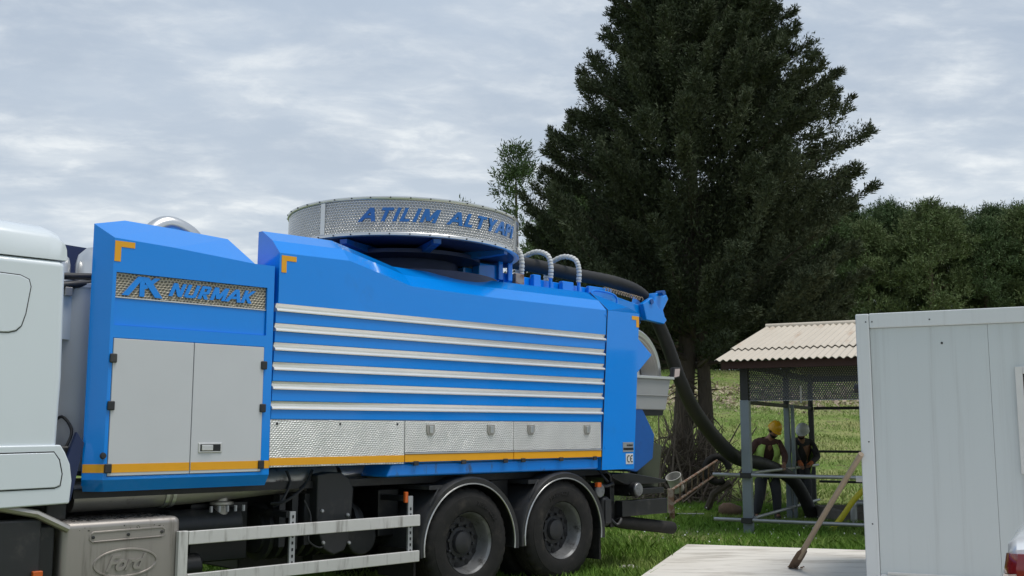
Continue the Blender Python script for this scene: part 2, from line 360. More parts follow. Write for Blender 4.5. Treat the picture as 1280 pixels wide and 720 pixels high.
tag(go, 'grassy ground rising from the truck to the edge of the wood', None, kind='structure')

# concrete slab under the container
slab = G().prism([(2.34, 14.49), (-.6, 5.3), (8.2, 1.2), (13., 11.0)], -.05, .1, 'z').obj('concrete_slab', 'concrete', bevel=.012)
tag(slab, 'pale concrete slab the container stands on', None, kind='structure')

# ================================================================ VACUUM TRUCK
TR = empty('vacuum_truck', (.564, 11.595, 0), R(44.506), 'blue vacuum excavator truck with white cab and steel hose ring on its roof', 'truck')
T = TR
# --- chassis
ch = G()
for y in (.80, 1.62): ch.box(-7.6, 1.35, y, y + .08, .82, 1.08)
for x in (-7.2, -5.6, -4.2, -3.0, -1.9, -.7, .5, 1.25): ch.box(x, x + .12, .88, 1.62, .85, 1.05)
ch.box(-5.2, 1.0, .25, 2.25, 1.10, 1.165); ch.box(-3.69, -2.3, .66, 2.4, 1.166, 1.31)
ch.obj('chassis_frame', 'black_paint', T)
for x in (-6.55, -1.354, 0.): G().tube([(x, .35, .51), (x, .9, .51), (x, 1.25, .51), (x, 1.6, .51), (x, 2.15, .51)], [.09, .09, .2, .09, .09], 14).obj('axle', 'black_paint', T, smooth=40)

# --- wheels (outer face local y=0.03)
def make_wheel():
    prof = [(.285, .03), (.300, .0), (.300, .015), (.285, .03), (.272, .07), (.262, .13), (.24, .165), (.20, .165), (.165, .175), (.135, .175), (.12, .16), (.0, .16)]
    wh = G().lathe(prof, (0, 0, 0), 'y', 48).obj('wheel', 'rim', None, smooth=35)
    # dark disc with hand holes
    g = G(); n = 60
    d = G().lathe([(.245, .150), (.19, .145), (.15, .150), (.15, .13), (.115, .125), (.105, .085), (.07, .07), (.0, .07)], (0, 0, 0), 'y', 40).obj('hub', 'rim_dark', wh, smooth=30)
    nb = G()
    for k in range(10):
        a = 2 * math.pi * (k + .5) / 10; nb.lathe([(.016, .15), (.016, .115), (.0, .11)], (.168 * math.cos(a), 0, .168 * math.sin(a)), 'y', 6)
    nb.obj('wheel_nuts', 'rim_dark', wh)
    hh = G()
    for k in range(10):
        a = 2 * math.pi * k / 10; hh.lathe([(.026, .152), (.026, .141), (.0, .141)], (.218 * math.cos(a), 0, .218 * math.sin(a)), 'y', 12)
    hh.obj('hand_holes', 'seal', wh)
    tp = [(.295, .02), (.31, -.005), (.34, -.016), (.40, -.022), (.455, -.016), (.458, -.012), (.495, .002), (.520, .02), (.535, .045), (.536, .075), (.524, .078), (.524, .088), (.537, .091), (.538, .15), (.526, .153), (.526, .163), (.538, .166), (.536, .225), (.535, .25), (.52, .275), (.45, .30), (.30, .29)]
    def rm(j, i, r):
        if j in (7, 8, 9, 17, 18, 19): return r - (.012 if (i % 4) < 1 else 0)
        return r
    ty = G().lathe(tp, (0, 0, 0), 'y', 128, rmod=rm).obj('tyre', 'rubber', wh, smooth=28)
    # raised sidewall lettering blocks
    V, F = text('315/80 R22.5', .055, 0, .002, 1.1); 
    def wrap(off, r0):
        def fn(x, y):
            a = math.pi * .78 - x / .40; r = r0 + y; return (r * math.cos(a), off, r * math.sin(a))
        return fn
    text_obj('tyre_lettering', V, F, wrap(-.0265, .375), wrap(-.015, .375), 'rubber', wh)
    return wh
W0 = make_wheel()
def put_wheel(x, y, z, far=False, first=False, rot=0.):
    o = W0 if first else copy_tree(W0); o.parent = T; o.location = (x, y, z); o.rotation_euler = (0, rot, math.pi if far else 0); return o
put_wheel(0, .03, .545, first=True, rot=.3)
put_wheel(-1.354, .03, .51, rot=1.1); put_wheel(-6.55, .06, .52, rot=2.0)
for x in (0, -1.354):
    put_wheel(x, .68, .52, far=True); put_wheel(x, 2.47, .52, far=True); put_wheel(x, 1.83, .52)
put_wheel(-6.55, 2.44, .52, far=True)

# --- mudguards
def mudguard(cx, cz, a0=-6, a1=186, x=T):
    g = G(); n = 36; sec = []
    prof = [(.605, .0), (.655, -.012), (.672, .02), (.674, .58), (.664, .58), (.662, .03), (.645, .012), (.600, .022)]
    g.lathe([*prof, prof[0]], (cx, 0, cz), 'y', n, R(a0), R(a1))
    k = len(prof) + 1
    g.f += [tuple(range(k - 1)), tuple(n * k + i for i in range(k - 1))]
    o = g.obj('mudguard', 'plastic_black', T, smooth=40)
    t = G(); t.tube([(cx + .604 * math.cos(R(a0) + (R(a1) - R(a0)) * i / 40), -.004, cz + .604 * math.sin(R(a0) + (R(a1) - R(a0)) * i / 40)) for i in range(41)], .0075, 6)
    t.obj('edge_trim', 'steel', o, smooth=50)
    st = G()
    st.box(cx - .52, cx - .34, .03, .8, cz + .56, cz + .60); st.tube([(cx - .44, -.02, cz + .58), (cx - .50, -.02, cz + .50), (cx - .545, -.01, cz + .42)], .009, 6)
    st.obj('stay', 'plastic_black', o)
mudguard(-1.354, .485); mudguard(0., .495)
G().box(.60, .628, .03, .62, .19, .52).obj('mud_flap', 'rubber', T)
G().box(-2.04, -2.015, .05, .6, .22, .50).obj('mud_flap', 'rubber', T)
# front mudguard
G().lathe([(.60, .04), (.66, .02), (.68, .05), (.68, .5), (.66, .5), (.645, .06), (.60, .06), (.60, .04)], (-6.55, 0, .56), 'y', 24, R(-20), R(75)).obj('front_mudguard', 'plastic_black', T, smooth=40)
rbox('front_mudguard_panel', 'plastic_black', T, -5.93, -5.50, .03, .12, .30, .985, .02)
rbox('marker_lamp', 'orange', T, -5.56, -5.49, -.005, .03, .49, .62, .006)
G().tube([(-6.0, .05, 1.12), (-5.55, .02, 1.02), (-5.32, .02, .90)], .03, 8).obj('step_tube', 'steel_dirty', T, smooth=40)
# battery box in shadow behind the guard
rbox('battery_box', 'black_paint', T, -5.52, -5.40, .04, .7, .3, .93, .02)

# --- fuel tank
tank = rbox('fuel_tank', 'tank_metal', T, -5.36, -4.43, .02, .72, .30, .945, .05, 4)
pl = G()
pts = [(-5.13, .79), (-4.59, .797), (-4.565, .815), (-4.565, .85), (-4.59, .868), (-5.13, .861), (-5.155, .843), (-5.155, .81)]
def loop_strip(poly, y, r): return G().tube([(p[0], y, p[1]) for p in poly] + [(poly[0][0], y, poly[0][1]), (poly[1][0], y, poly[1][1])], r, 6)
loop_strip(pts, .021, .009).obj('stamped_slot', 'tank_metal', tank, smooth=50)
bl = G()
for x, z in ((-5.13, .826), (-4.86, .83), (-4.59, .833)): bl.lathe([(.012, .02), (.012, .012), (.0, .010)], (x, 0, z), 'y', 10)
bl.obj('slot_bolts', 'rim_dark', tank)
ov = [(-4.87 + .245 * math.cos(a), .622 + .10 * math.sin(a)) for a in [2 * math.pi * i / 40 for i in range(40)]]
loop_strip(ov, .021, .010).obj('embossed_oval', 'tank_metal', tank, smooth=50)
V, F = text('Ford', .165, .42, .004, .92)
mx = max(v.x for v in V)
text_obj('embossed_lettering', V, F, lambda x, y: (-4.87 + (x - mx / 2) * .95, .0085, .572 + y * .95), lambda x, y: (-4.87 + (x - mx / 2) * .95, .022, .572 + y * .95), 'tank_metal', tank)
ms = G()
for i in range(150):
    x = random.uniform(-5.3, -4.48); y = random.uniform(.03, .4); r = random.uniform(.005, .022)
    ms.lathe([(r, .0), (r * .5, .004), (.0, .005)], (x, y + .04, .945), 'z', 7)
for i in range(34):
    x = random.choice((-4.83, -4.80, -4.62, -5.2)) + random.gauss(0, .035); r = random.uniform(.004, .011); z = .925 - random.random() * .05
    ms.lathe([(r, .0), (.0, -.003)], (x, .0215 + max(0, (z - .895)) * .55, z), 'y', 6)
ms.obj('mud_spots', 'mud_spots', tank)
# --- side guard
gd = empty('side_guard', (0, 0, 0)); gd.parent = T
rl1 = rbox('guard_rail', 'rail_alu', gd, -4.385, -2.03, -.03, .005, .722, .826, .006)
rl2 = rbox('guard_rail', 'rail_alu', gd, -4.385, -2.035, -.03, .005, .395, .497, .006)
rbox('guard_end', 'rail_alu', gd, -4.47, -4.388, -.028, .02, .385, .83, .006)
for x, z1 in ((-3.41, .925), (-2.12, 1.0)):
    p = rbox('guard_post', 'galv', gd, x - .028, x + .028, .006, .03, .42, z1, .003)
    h = G()
    for k in range(9): h.box(x - .007, x + .007, .001, .0055, .43 + k * .055, .455 + k * .055)
    h.obj('post_holes', 'seal', p)
    G().box(x - .05, x + .03, .031, .8, z1 - .05, z1).obj('post_bracket', 'black_paint', p)
rbox('marker_lamp', 'orange', T, -2.19, -2.155, .0, .03, .94, 1.04, .005)

# --- machinery under the body
G().tube(smooth_path([(-5.15, .45, 1.10), (-4.3, .42, 1.115), (-3.3, .40, 1.17), (-2.75, .42, 1.20)], 6), .115, 18).obj('exhaust_pipe', 'steel_dirty', T, smooth=40)
ex = G()
for x in (-4.42, -4.36, -3.02): ex.lathe([(.116, 0), (.128, .0), (.128, .03), (.116, .03)], (x, .425, 1.113 if x < -4 else 1.165), 'x', 20)
ex.obj('pipe_clamps', 'steel', T, smooth=30)
G().tube(smooth_path([(-2.62, .5, 1.2), (-2.35, .5, 1.24), (-2.18, .52, 1.36), (-2.15, .6, 1.5)], 6), .085, 16).obj('exhaust_elbow', 'steel', T, smooth=40)
gc = [(-3.05, 1.22), (-3.05, .84), (-3.02, .70), (-2.97, .56), (-2.86, .50), (-2.74, .53), (-2.69, .62), (-2.67, .8), (-2.65, 1.08), (-2.70, 1.18), (-2.80, 1.235), (-2.92, 1.24)]
G().prism(gc, .18, .36).obj('gear_case', 'plastic_black', T, bevel=.018)
gb = G()
for x, z in ((-3.0, .9), (-2.72, .85), (-2.98, .62), (-2.70, .6)): gb.lathe([(.018, .175), (.014, .16), (.0, .158)], (x, 0, z), 'y', 8)
gb.obj('case_bolts', 'galv', T)
rib = G(); rib.tube([(-3.45, .6, .72), (-2.35, .6, .72)], .19, 20)
for k in range(9): rib.lathe([(.18, 0), (.255, .01), (.255, .05), (.18, .06)], (-3.42 + k * .115, .6, .72), 'x', 20)
for k in range(6): rib.box(-3.36 + k * .13, -3.30 + k * .13, .30, .40, .60 - .03 * (k % 2), 1.05)
rib.obj('pump_casing', 'rim_dark', T, smooth=30)
G().tube([(-2.42, .35, .62), (-2.42, .9, .62)], .17, 20).obj('air_tank', 'plastic_black', T, bevel=.02)
G().tube([(-4.35, .45, .82), (-3.7, .45, .82)], .14, 20).obj('air_tank', 'plastic_black', T, bevel=.02)
G().tube([(-4.42, .35, .50), (-4.1, .35, .50)], .11, 18).obj('air_tank', 'black_paint', T, bevel=.02)
G().lathe([(.0, .25), (.055, .25), (.055, .14), (.10, .13), (.10, .11), (.06, .10), (.06, .0)], (-3.87, .40, .88), 'z', 18).obj('filler_neck', 'steel_dirty', T, smooth=35)
vb = G()
for k in range(5): vb.lathe([(.014, .0), (.014, -.05), (.0, -.05)], (-4.02 + k * .07, .3 - .01 * k, .985), 'z', 6)
vb.obj('flange_bolts', 'galv', T)
cb = G()
cb.tube(smooth_path([(-3.32, .27, 1.26), (-3.30, .24, 1.15), (-3.38, .24, 1.0), (-3.42, .3, .95)], 6), .014, 6)
cb.tube(smooth_path([(-3.05, .27, 1.26), (-3.15, .24, 1.12), (-3.35, .22, 1.0), (-3.45, .3, .98)], 6), .014, 6)
cb.tube(smooth_path([(-3.16, .22, 1.0), (-3.10, .2, .85), (-3.14, .17, .66), (-3.02, .17, .58), (-2.93, .2, .62)], 6), .009, 6)
cb.obj('cables', 'plastic_black', T, smooth=50)
boxes('gear_housing', 'black_paint', T, ((-4.1, -3.55, .5, 1.3, .5, 1.0), (-2.2, -1.95, .4, 1.5, .6, 1.05), (-2.6, -2.2, .9, 1.8, .35, .9), (-.80, -.55, .3, .78, .7, 1.1), (.5, .75, .35, .8, .65, 1.1), (-5.3, -4.4, .8, 1.7, .45, 1.1), (-3.4, -2.7, .9, 1.6, .35, 1.05)), .015)
for p, q in (((-2.6, 1.25, .6), (-1.4, 1.25, .52)), ((-4.2, 1.25, .6), (-2.8, 1.25, .6))): G().tube([p, q], .06, 12).obj('drive_shaft', 'black_paint', T, smooth=40)

# --- service cabinet (front module)
def grid_face(g, xs, zs, holes, y=0.):
    for i in range(len(xs) - 1):
        for j in range(len(zs) - 1):
            if any(h[0] - 1e-6 <= xs[i] and xs[i + 1] <= h[1] + 1e-6 and h[2] - 1e-6 <= zs[j] and zs[j + 1] <= h[3] + 1e-6 for h in holes): continue
            g.add([(xs[i], y, zs[j]), (xs[i + 1], y, zs[j]), (xs[i + 1], y, zs[j + 1]), (xs[i], y, zs[j + 1])], [(0, 1, 2, 3)])
    for x0, x1, z0, z1, dp in holes:
        V = [(x0, y, z0), (x1, y, z0), (x1, y, z1), (x0, y, z1), (x0, y + dp, z0), (x1, y + dp, z0), (x1, y + dp, z1), (x0, y + dp, z1)]
        g.add(V, [(0, 1, 5, 4), (1, 2, 6, 5), (2, 3, 7, 6), (3, 0, 4, 7), (4, 5, 6, 7)])
cab = G()
hs = [(-5.062, -3.732, 2.415, 2.825, .035), (-5.062, -3.745, 1.268, 2.318, .03)]
grid_face(cab, [-5.09, -5.062, -3.745, -3.732, -3.665], [1.245, 1.268, 2.318, 2.415, 2.825, 3.02], hs)
BY = 2.5
# upper strip of the side with the sloping shoulder, chamfered front corner and roof
ft = [(-5.09, 3.09), (-4.6, 3.07), (-3.86, 3.02), (-3.665, 3.02)]       # side top edge
rg = [(-4.86, 3.305), (-4.5, 3.295), (-3.93, 3.27), (-3.63, 3.04)]       # ridge at y=.35
IN = .40
for k in range(3):
    a, b = ft[k], ft[k + 1]; c, d = rg[k], rg[k + 1]
    cab.add([(a[0], 0, 3.02), (b[0], 0, 3.02), (b[0], 0, b[1]), (a[0], 0, a[1])], [(0, 1, 2, 3)])
    cab.add([(a[0], 0, a[1]), (b[0], 0, b[1]), (d[0], .35, d[1]), (c[0], .35, c[1])], [(0, 1, 2, 3)])
    cab.add([(c[0], .35, c[1]), (d[0], .35, d[1]), (d[0], IN, d[1]), (c[0], IN, c[1])], [(0, 1, 2, 3)])
    cab.add([(c[0], IN, c[1]), (d[0], IN, d[1]), (d[0], IN, 1.155), (c[0], IN, 1.155)], [(0, 1, 2, 3)])
cab.add([(-5.09, 0, 3.09), (-5.205, .12, 3.20), (-4.86, .35, 3.305)], [(0, 1, 2)])
cab.add([(-5.205, .12, 3.20), (-5.19, .14, 3.20), (-4.86, IN, 3.305), (-4.86, .35, 3.305)], [(0, 1, 2, 3)])
cab.add([(-5.19, .14, 3.20), (-4.86, IN, 3.305), (-4.86, IN, 1.155), (-5.19, .14, 1.2)], [(0, 1, 2, 3)])
cab.add([(-5.205, .12, 3.20), (-5.19, .14, 3.20), (-5.19, .14, 1.2), (-5.20, .12, 1.245)], [(0, 1, 2, 3)])
cab.add([(-5.09, 0, 1.245), (-5.20, .12, 1.245), (-5.205, .12, 3.20), (-5.09, 0, 3.09)], [(0, 1, 2, 3)])
for pa, pb in (((-5.09, 0), (-3.665, 0)), ((-5.20, .12), (-5.09, 0))):   # inward sloping sill
    qa = (pa[0] + (.04 if pa[0] < -5 else 0), pa[1] + .06); qb = (pb[0] + (.04 if pb[0] < -5 else 0), pb[1] + .06)
    cab.add([(pa[0], pa[1], 1.245), (pb[0], pb[1], 1.245), (qb[0], qb[1], 1.155), (qa[0], qa[1], 1.155)], [(0, 1, 2, 3)])
cab.add([(-3.665, 0, 1.245), (-3.665, 0, 3.02), (-3.665, IN, 3.02), (-3.665, IN, 1.155), (-3.665, .06, 1.155)], [(0, 1, 2, 3, 4)])
cab.add([(-5.16, .18, 1.155), (-5.05, .06, 1.155), (-3.665, .06, 1.155), (-3.665, IN, 1.155), (-4.86, IN, 1.155)], [(0, 1, 2, 3, 4)])
FS = G().prism([(-5.15, 1.2), (-3.67, 1.2), (-3.67, 3.04), (-3.93, 3.33), (-4.86, 3.37), (-5.15, 3.30)], BY - .36, BY).obj('far_fairing', 'navy', T)
CB = cab.obj('service_cabinet', 'blue', T, recalc=True)
rbox('logo_panel', 'logo_mesh', CB, -5.060, -3.734, .022, .034, 2.637, 2.823, .0)
rbox('recess_ledge', 'door_grey', CB, -5.060, -3.734, .012, .034, 2.628, 2.637, .002)
rbox('recess_panel', 'blue', CB, -5.060, -3.734, .020, .034, 2.417, 2.628, .002)
lettering('NURMAK', .108, .30, .13, .785, lambda x, y, q: (-4.622 + x, .008 + .014 * q, 2.677 + y), 'blue', CB)
em = G()
def bar(p, q, wd):
    n = Vector((-(q[1] - p[1]), q[0] - p[0])).normalized() * wd / 2; em.prism([(p[0] - wd / 2, p[1]), (p[0] + wd / 2, p[1]), (q[0] + wd / 2, q[1]), (q[0] - wd / 2, q[1])], .008, .022)
E0 = -4.99
def bar2(p, q, wd, dy): em.prism([(p[0] - wd / 2, p[1]), (p[0] + wd / 2, p[1]), (q[0] + wd / 2, q[1]), (q[0] - wd / 2, q[1])], .008 + dy, .022)
bar2((E0 + .01, 2.652), (E0 + .135, 2.808), .052, 0); bar2((E0 + .145, 2.652), (E0 + .145, 2.80), .040, .0015); bar2((E0 + .285, 2.652), (E0 + .165, 2.808), .062, .001); bar2((E0 + .155, 2.715), (E0 + .27, 2.808), .05, .002)
em.obj('logo_emblem', 'blue', CB)
for (x0, x1) in ((-5.058, -4.394), (-4.388, -3.749)):
    dr = rbox('cabinet_door', 'door_grey', CB, x0, x1, -.006, .026, 1.273, 2.313, .004)
    rbox('reflective_stripe', 'yellow', dr, x0 + .004, x1 - .003, -.0085, -.004, 1.298, 1.362, .0)
    if x0 > -4.5:
        hb = rbox('door_handle', 'steel', dr, -4.325, -4.115, -.014, -.003, 1.435, 1.515, .006)
        rbox('handle_well', 'black_paint', hb, -4.31, -4.13, -.016, -.010, 1.447, 1.503, .002)
        rbox('handle_lever', 'steel', hb, -4.30, -4.20, -.024, -.015, 1.452, 1.498, .006)
    xh = x0 if x0 < -5 else x1
    for z in (2.16, 1.80, 1.33):
        G().box(xh - .028, xh + .028, -.022, -.002, z - .035, z + .035).obj('hinge', 'plastic_black', dr, bevel=.008)
G().lathe([(.0, -.03), (.02, -.028), (.026, -.01), (.02, .0)], (-5.10, 0, 1.425), 'y', 12).obj('rubber_stop', 'plastic_black', CB, smooth=40)
rbox('reflective_stripe', 'yellow', CB, -5.086, -5.064, -.004, .001, 1.298, 1.362, .0)
G().add([(-5.088, -.003, 1.298), (-5.198, .1165, 1.298), (-5.198, .1165, 1.362), (-5.088, -.003, 1.362)], [(0, 1, 2, 3)]).obj('reflective_stripe', 'yellow', CB, solid=.002)
rbox('reflective_stripe', 'yellow', CB, -3.742, -3.668, -.004, .001, 1.298, 1.362, .0)
def corner_mark(x, z, sx, parent, s=.15):
    G().prism([(x, z), (x + sx * s, z), (x + sx * s, z - .045), (x + sx * .05, z - .045), (x + sx * .05, z - s), (x, z - s)], -.0035, .0005).obj('corner_mark', 'yellow', parent)
corner_mark(-5.085, 3.068, 1, CB, .16)

# --- main body
stx = [(-3.62, 3.144, 3.375), (-3.30, 3.149, 3.38), (-2.877, 3.156, 3.383), (-2.143, 2.989, 3.215), (-1.024, 2.974, 3.207), (.74, 2.985, 3.22)]
secs = []
for x, ze, zr in stx:
    q = [(.055, 1.30), (.055, 2.702), (0, 2.702), (0, ze), (.125, ze + .125), (.30, zr)]
    zi = 2.72 if x < -2.6 else zr - .004                       # open well behind the front shoulder
    if x == -2.877: XQ = [(x, y, z) for y, z in q] + [(x, .36, zr), (x, .37, zi), (x, 2.2, zi), (x, 2.44, 2.72), (x, 2.445, 1.30)]
    secs.append([(x, y, z) for y, z in q] + [(x, .36, zr), (x, .37, zi), (x, 2.2, zi), (x, 2.44, min(zi, 3.0)), (x, 2.445, 1.30)])
secs.insert(3, [(-2.74, y, z) for (_, y, z) in XQ[:6]] + [(-2.74, .36, 3.35), (-2.74, .37, 3.345), (-2.74, 2.2, 3.345), (-2.74, 2.44, 3.0), (-2.74, 2.445, 1.30)])
secs[3] = [(-2.74, y, z - (.031 if i in (3, 4, 5) else 0)) for i, (_, y, z) in enumerate(secs[3])]
BD = G().loft(secs).obj('body_shell', 'blue', T)
corner_mark(-3.60, 3.125, 1, BD, .15)
zs = [2.65, 2.478, 2.312, 2.143, 1.979, 1.81]
XL, XR = -3.655, .70
def xr(z): return .50 + .078 * z      # slightly raked rear edge
def xl(z): return -3.70 + .022 * z
for i, z in enumerate(zs):
    t = G().prism([(-.003, z + .050), (.014, z + .017), (-.012, z + .004), (-.021, z - .008), (-.019, z - .018), (.052, z - .019), (.052, z + .05)], xl(z), xr(z), 'x').obj('trim_strip', 'trim', BD)
    zt = z - .019; zb = zs[i + 1] + .052 if i < 5 else 1.708
    G().prism([(xl(zb), zb), (xr(zb), zb), (xr(zt), zt), (xl(zt), zt)], -.004, .05).obj('side_board', 'blue', BD, bevel=.004)
# diamond plate lockers
pz0, pz1 = 1.305, 1.703
left = rbox('locker_panel', 'diamond_plate', BD, xl(1.5), -2.214, -.004, .05, 1.302, pz1, .003)
rbox('reflective_stripe', 'yellow', left, xl(1.35) + .003, -2.216, -.0065, -.002, 1.318, 1.382, .0)
rv = G()
for x in (-3.6, -2.95, -2.3): rv.lathe([(.012, -.004), (.009, -.010), (0, -.011)], (x, 0, 1.67), 'y', 8)
rv.obj('rivets', 'rim_dark', left)
for x0, x1, lx in ((-2.208, -.777, (-1.90, -1.10)), (-.771, .612, (-.52, .37))):
    d = rbox('locker_door', 'diamond_plate', BD, x0, x1, -.006, .05, 1.408, pz1, .003)
    rbox('door_ledge', 'steel', d, x0, x1, -.014, .05, 1.390, 1.404, .003)
    rbox('reflective_stripe', 'yellow', d, x0 + .002, x1 - .002, -.008, .05, 1.318, 1.387, .0)
    for x in lx:
        l = G().prism([(x - .05, 1.67), (x + .05, 1.67), (x + .05, 1.60), (x + .03, 1.565), (x - .03, 1.565), (x - .05, 1.60)], -.018, -.004).obj('latch', 'steel_dirty', d, bevel=.004)
        rbox('latch_lever', 'steel', l, x - .022, x + .022, -.032, -.016, 1.585, 1.655, .005)
    for x in (x0 + .13, (x0 + x1) / 2 + .02, x1 - .12):
        G().box(x - .03, x + .03, -.024, -.006, 1.283, 1.325).obj('hinge', 'plastic_black', d, bevel=.006)
G().prism([(-2.40, 1.18), (.595, 1.18), (.602, 1.302), (-2.34, 1.302)], .02, .5).obj('lower_skirt', 'blue_skirt', BD, bevel=.025)
# --- rear module
def xq(z): return 1.085 + .077 * z
RM = G().loft([[(.505 + .078 * z, y, z) for y, z in ((0, 1.17), (0, 2.985), (.28, 3.215), (2.22, 3.215), (2.5, 2.985), (2.5, 1.17))],
               [(x, y, z) for x, y, z in ((xq(1.17), 0, 1.17), (xq(2.99), 0, 2.99), (1.45, .28, 3.10), (1.45, 2.22, 3.10), (xq(2.99), 2.5, 2.99), (xq(1.17), 2.5, 1.17))]]).obj('rear_module', 'blue', T)
RM.location.x = .022
G().add([(.512 + .078 * z, y, z) for y, z in ((-.006, 1.17), (-.006, 2.99), (.28, 3.222))] + [(.520 + .078 * z, y, z) for y, z in ((-.006, 1.17), (-.006, 2.99), (.28, 3.222))], [(0, 1, 4, 3), (1, 2, 5, 4)]).obj('dark_gap_strip', 'seal', T, solid=.006)  # thin black strip added for the dark gap between body and rear module
corner_mark(1.325, 2.955, -1, RM, .13); RM.children[-1].location.x = -.02
ce = rbox('rating_plate', 'white_plastic', RM, 1.025, 1.155, -.006, .0, 1.225, 1.345, .002)
for cx, bar_ in ((1.062, 0), (1.118, 1)):
    g = G(); ro, ri = .042, .030; A = [R(62 + (236 * i) / 16) for i in range(17)]
    g.prism([(cx + .012 + ro * .8 * math.cos(q), 1.285 + ro * math.sin(q)) for q in A] + [(cx + .012 + ri * .72 * math.cos(q), 1.285 + ri * math.sin(q)) for q in reversed(A)], -.0085, -.0055)
    if bar_: g.box(cx - .014, cx + .016, -.0083, -.0055, 1.280, 1.290)
    g.obj('plate_marking', 'seal', ce)
p2 = rbox('maker_plate', 'galv', RM, .975, 1.165, -.006, 0, 1.365, 1.475, .002)
V, F = text('NURMAK', .03, .2, .0008, 1.05); mx = max(v.x for v in V)
text_obj('plate_marking', V, F, lambda x, y: (1.04 + x * .115 / mx, -.008, 1.43 + y), lambda x, y: (1.04 + x * .115 / mx, -.005, 1.43 + y), 'seal', p2)
G().box(.98, 1.16, -.008, -.005, 1.385, 1.412).obj('plate_band', 'seal', p2)
hk = G()
for x, z in ((.70, 2.93), (.70, 2.62), (.66, 1.42)): hk.lathe([(.014, 0), (.014, -.006), (0, -.007)], (x, 0, z), 'y', 8)
hk.obj('rivets', 'blue', RM)
# rear hatch, chute, tray, reel
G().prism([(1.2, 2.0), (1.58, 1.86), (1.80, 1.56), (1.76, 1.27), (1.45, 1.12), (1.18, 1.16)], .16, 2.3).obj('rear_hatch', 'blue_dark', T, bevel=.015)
G().prism([(1.30, 2.72), (1.42, 2.72), (1.70, 2.52), (1.42, 2.30), (1.30, 2.30)], .10, .16).obj('reel_bracket', 'blue', T, bevel=.008)
tr = G(); a = [(1.36, 1.86), (2.02, 1.86), (2.13, 2.24), (1.36, 2.24)]
tr.prism(a, .15, 1.1); tb = tr.obj('hose_tray', 'tray_grey', T, bevel=.012)
rm_ = G(); rm_.box(1.34, 2.17, .12, .15, 2.235, 2.27); rm_.box(1.34, 2.17, 1.1, 1.13, 2.235, 2.27); rm_.box(2.14, 2.17, .1505, 1.0995, 2.235, 2.27); rm_.obj('tray_rim', 'steel', tb, bevel=.005)
rbox('tray_fold', 'tray_grey', tb, 1.36, 2.075, .135, .149, 2.03, 2.04, .002)
G().prism([(1.48, 1.79), (1.98, 1.79), (2.0, 1.858), (1.40, 1.858)], .17, 1.0).obj('tray_base', 'black_paint', tb)
RLc = (1.62, 0, 2.30)
RL = G().lathe([(.0, .40), (.10, .40), (.11, .36), (.50, .34), (.55, .33), (.565, .34), (.565, .37), (.54, .385)], RLc, 'y', 48).obj('hose_reel', 'steel', T, smooth=30)
rr = G()
for k in range(7): rr.lathe([(.17 + k * .05, .345), (.187 + k * .05, .318), (.204 + k * .05, .345)], RLc, 'y', 48)
rr.obj('reel_ribs', 'steel_dirty', RL, smooth=40)
G().lathe([(.0, 1.0), (.54, 1.0), (.54, .97), (.30, .96), (.30, .42)], RLc, 'y', 40).obj('reel_drum', 'rim_dark', RL, smooth=30)
lp = G().prism([(2.16, 2.24), (2.30, 2.27), (2.33, 2.40), (2.19, 2.39)], .14, .20).obj('work_lamp', 'plastic_black', T, bevel=.01)
G().prism([(2.185, 2.265), (2.285, 2.285), (2.305, 2.38), (2.205, 2.372)], .132, .1395).obj('lens', 'lamp_clear', lp)
# rear underbody
G().prism([(1.28, 1.115), (1.95, 1.02), (1.95, .98), (1.20, .98), (.95, 1.07), (.95, 1.115)], .12, .60).obj('rear_step', 'black_paint', T, bevel=.01)
G().prism([(1.62, 1.10), (1.98, 1.46), (2.12, 1.42), (2.02, .84), (1.72, .84)], .30, .42).obj('rear_prop', 'olive', T, bevel=.01)
for x, y0, z in ((.70, .10, .935), (1.33, .05, .925)):
    c = G().tube([(x, y0, z), (x, y0 + .35, z)], .085, 20).obj('valve_body', 'black_paint', T, bevel=.01)
    d = G().lathe([(.076, -.004), (.070, -.014), (.05, -.016), (.0, -.018)], (x, y0, z), 'y', 22).obj('valve_cap', 'rim', c, smooth=40)
rbox('side_reservoir', 'plastic_black', T, .78, .935, .12, .4, .52, .865, .06, 4)
rbox('reservoir_face', 'plastic_black', T, .805, .91, .105, .121, .56, .83, .03, 3)
boxes('underrun_bar', 'black_paint', T, ((1.0, 1.08, .2, .3, .5, 1.1), (1.1, 1.95, .10, .22, .62, .80), (1.25, 1.92, .12, .30, .86, .93), (.62, 1.0, .35, 2.1, .66, .8), (1.3, 1.5, .3, 2.2, .55, .75)))
G().tube([(1.10, .20, .575), (1.2, .2, .55), (2.2, .22, .42)], .075, 16).obj('rear_pipe_stub', 'rubber', T, bevel=.012)
hz = G()
hz.tube(smooth_path([(.78, .2, 1.17), (.80, .12, 1.08), (.86, .12, 1.03), (.90, .2, 1.0)], 5), .014, 6); hz.tube(smooth_path([(.86, .2, 1.17), (.93, .14, 1.10), (.96, .16, 1.0)], 5), .014, 6)
hz.tube(smooth_path([(.72, .15, 1.02), (.8, .1, .98), (.95, .12, 1.0), (1.05, .2, .96)], 5), .018, 6); hz.tube(smooth_path([(.95, .15, .60), (1.0, .1, .54), (1.07, .1, .60), (1.1, .2, .58)], 5), .016, 6)
hz.obj('brake_hoses', 'plastic_black', T, smooth=50)
G().box(.585, .65, .03, .07, .98, 1.03).obj('marker_lamp', 'orange', T)

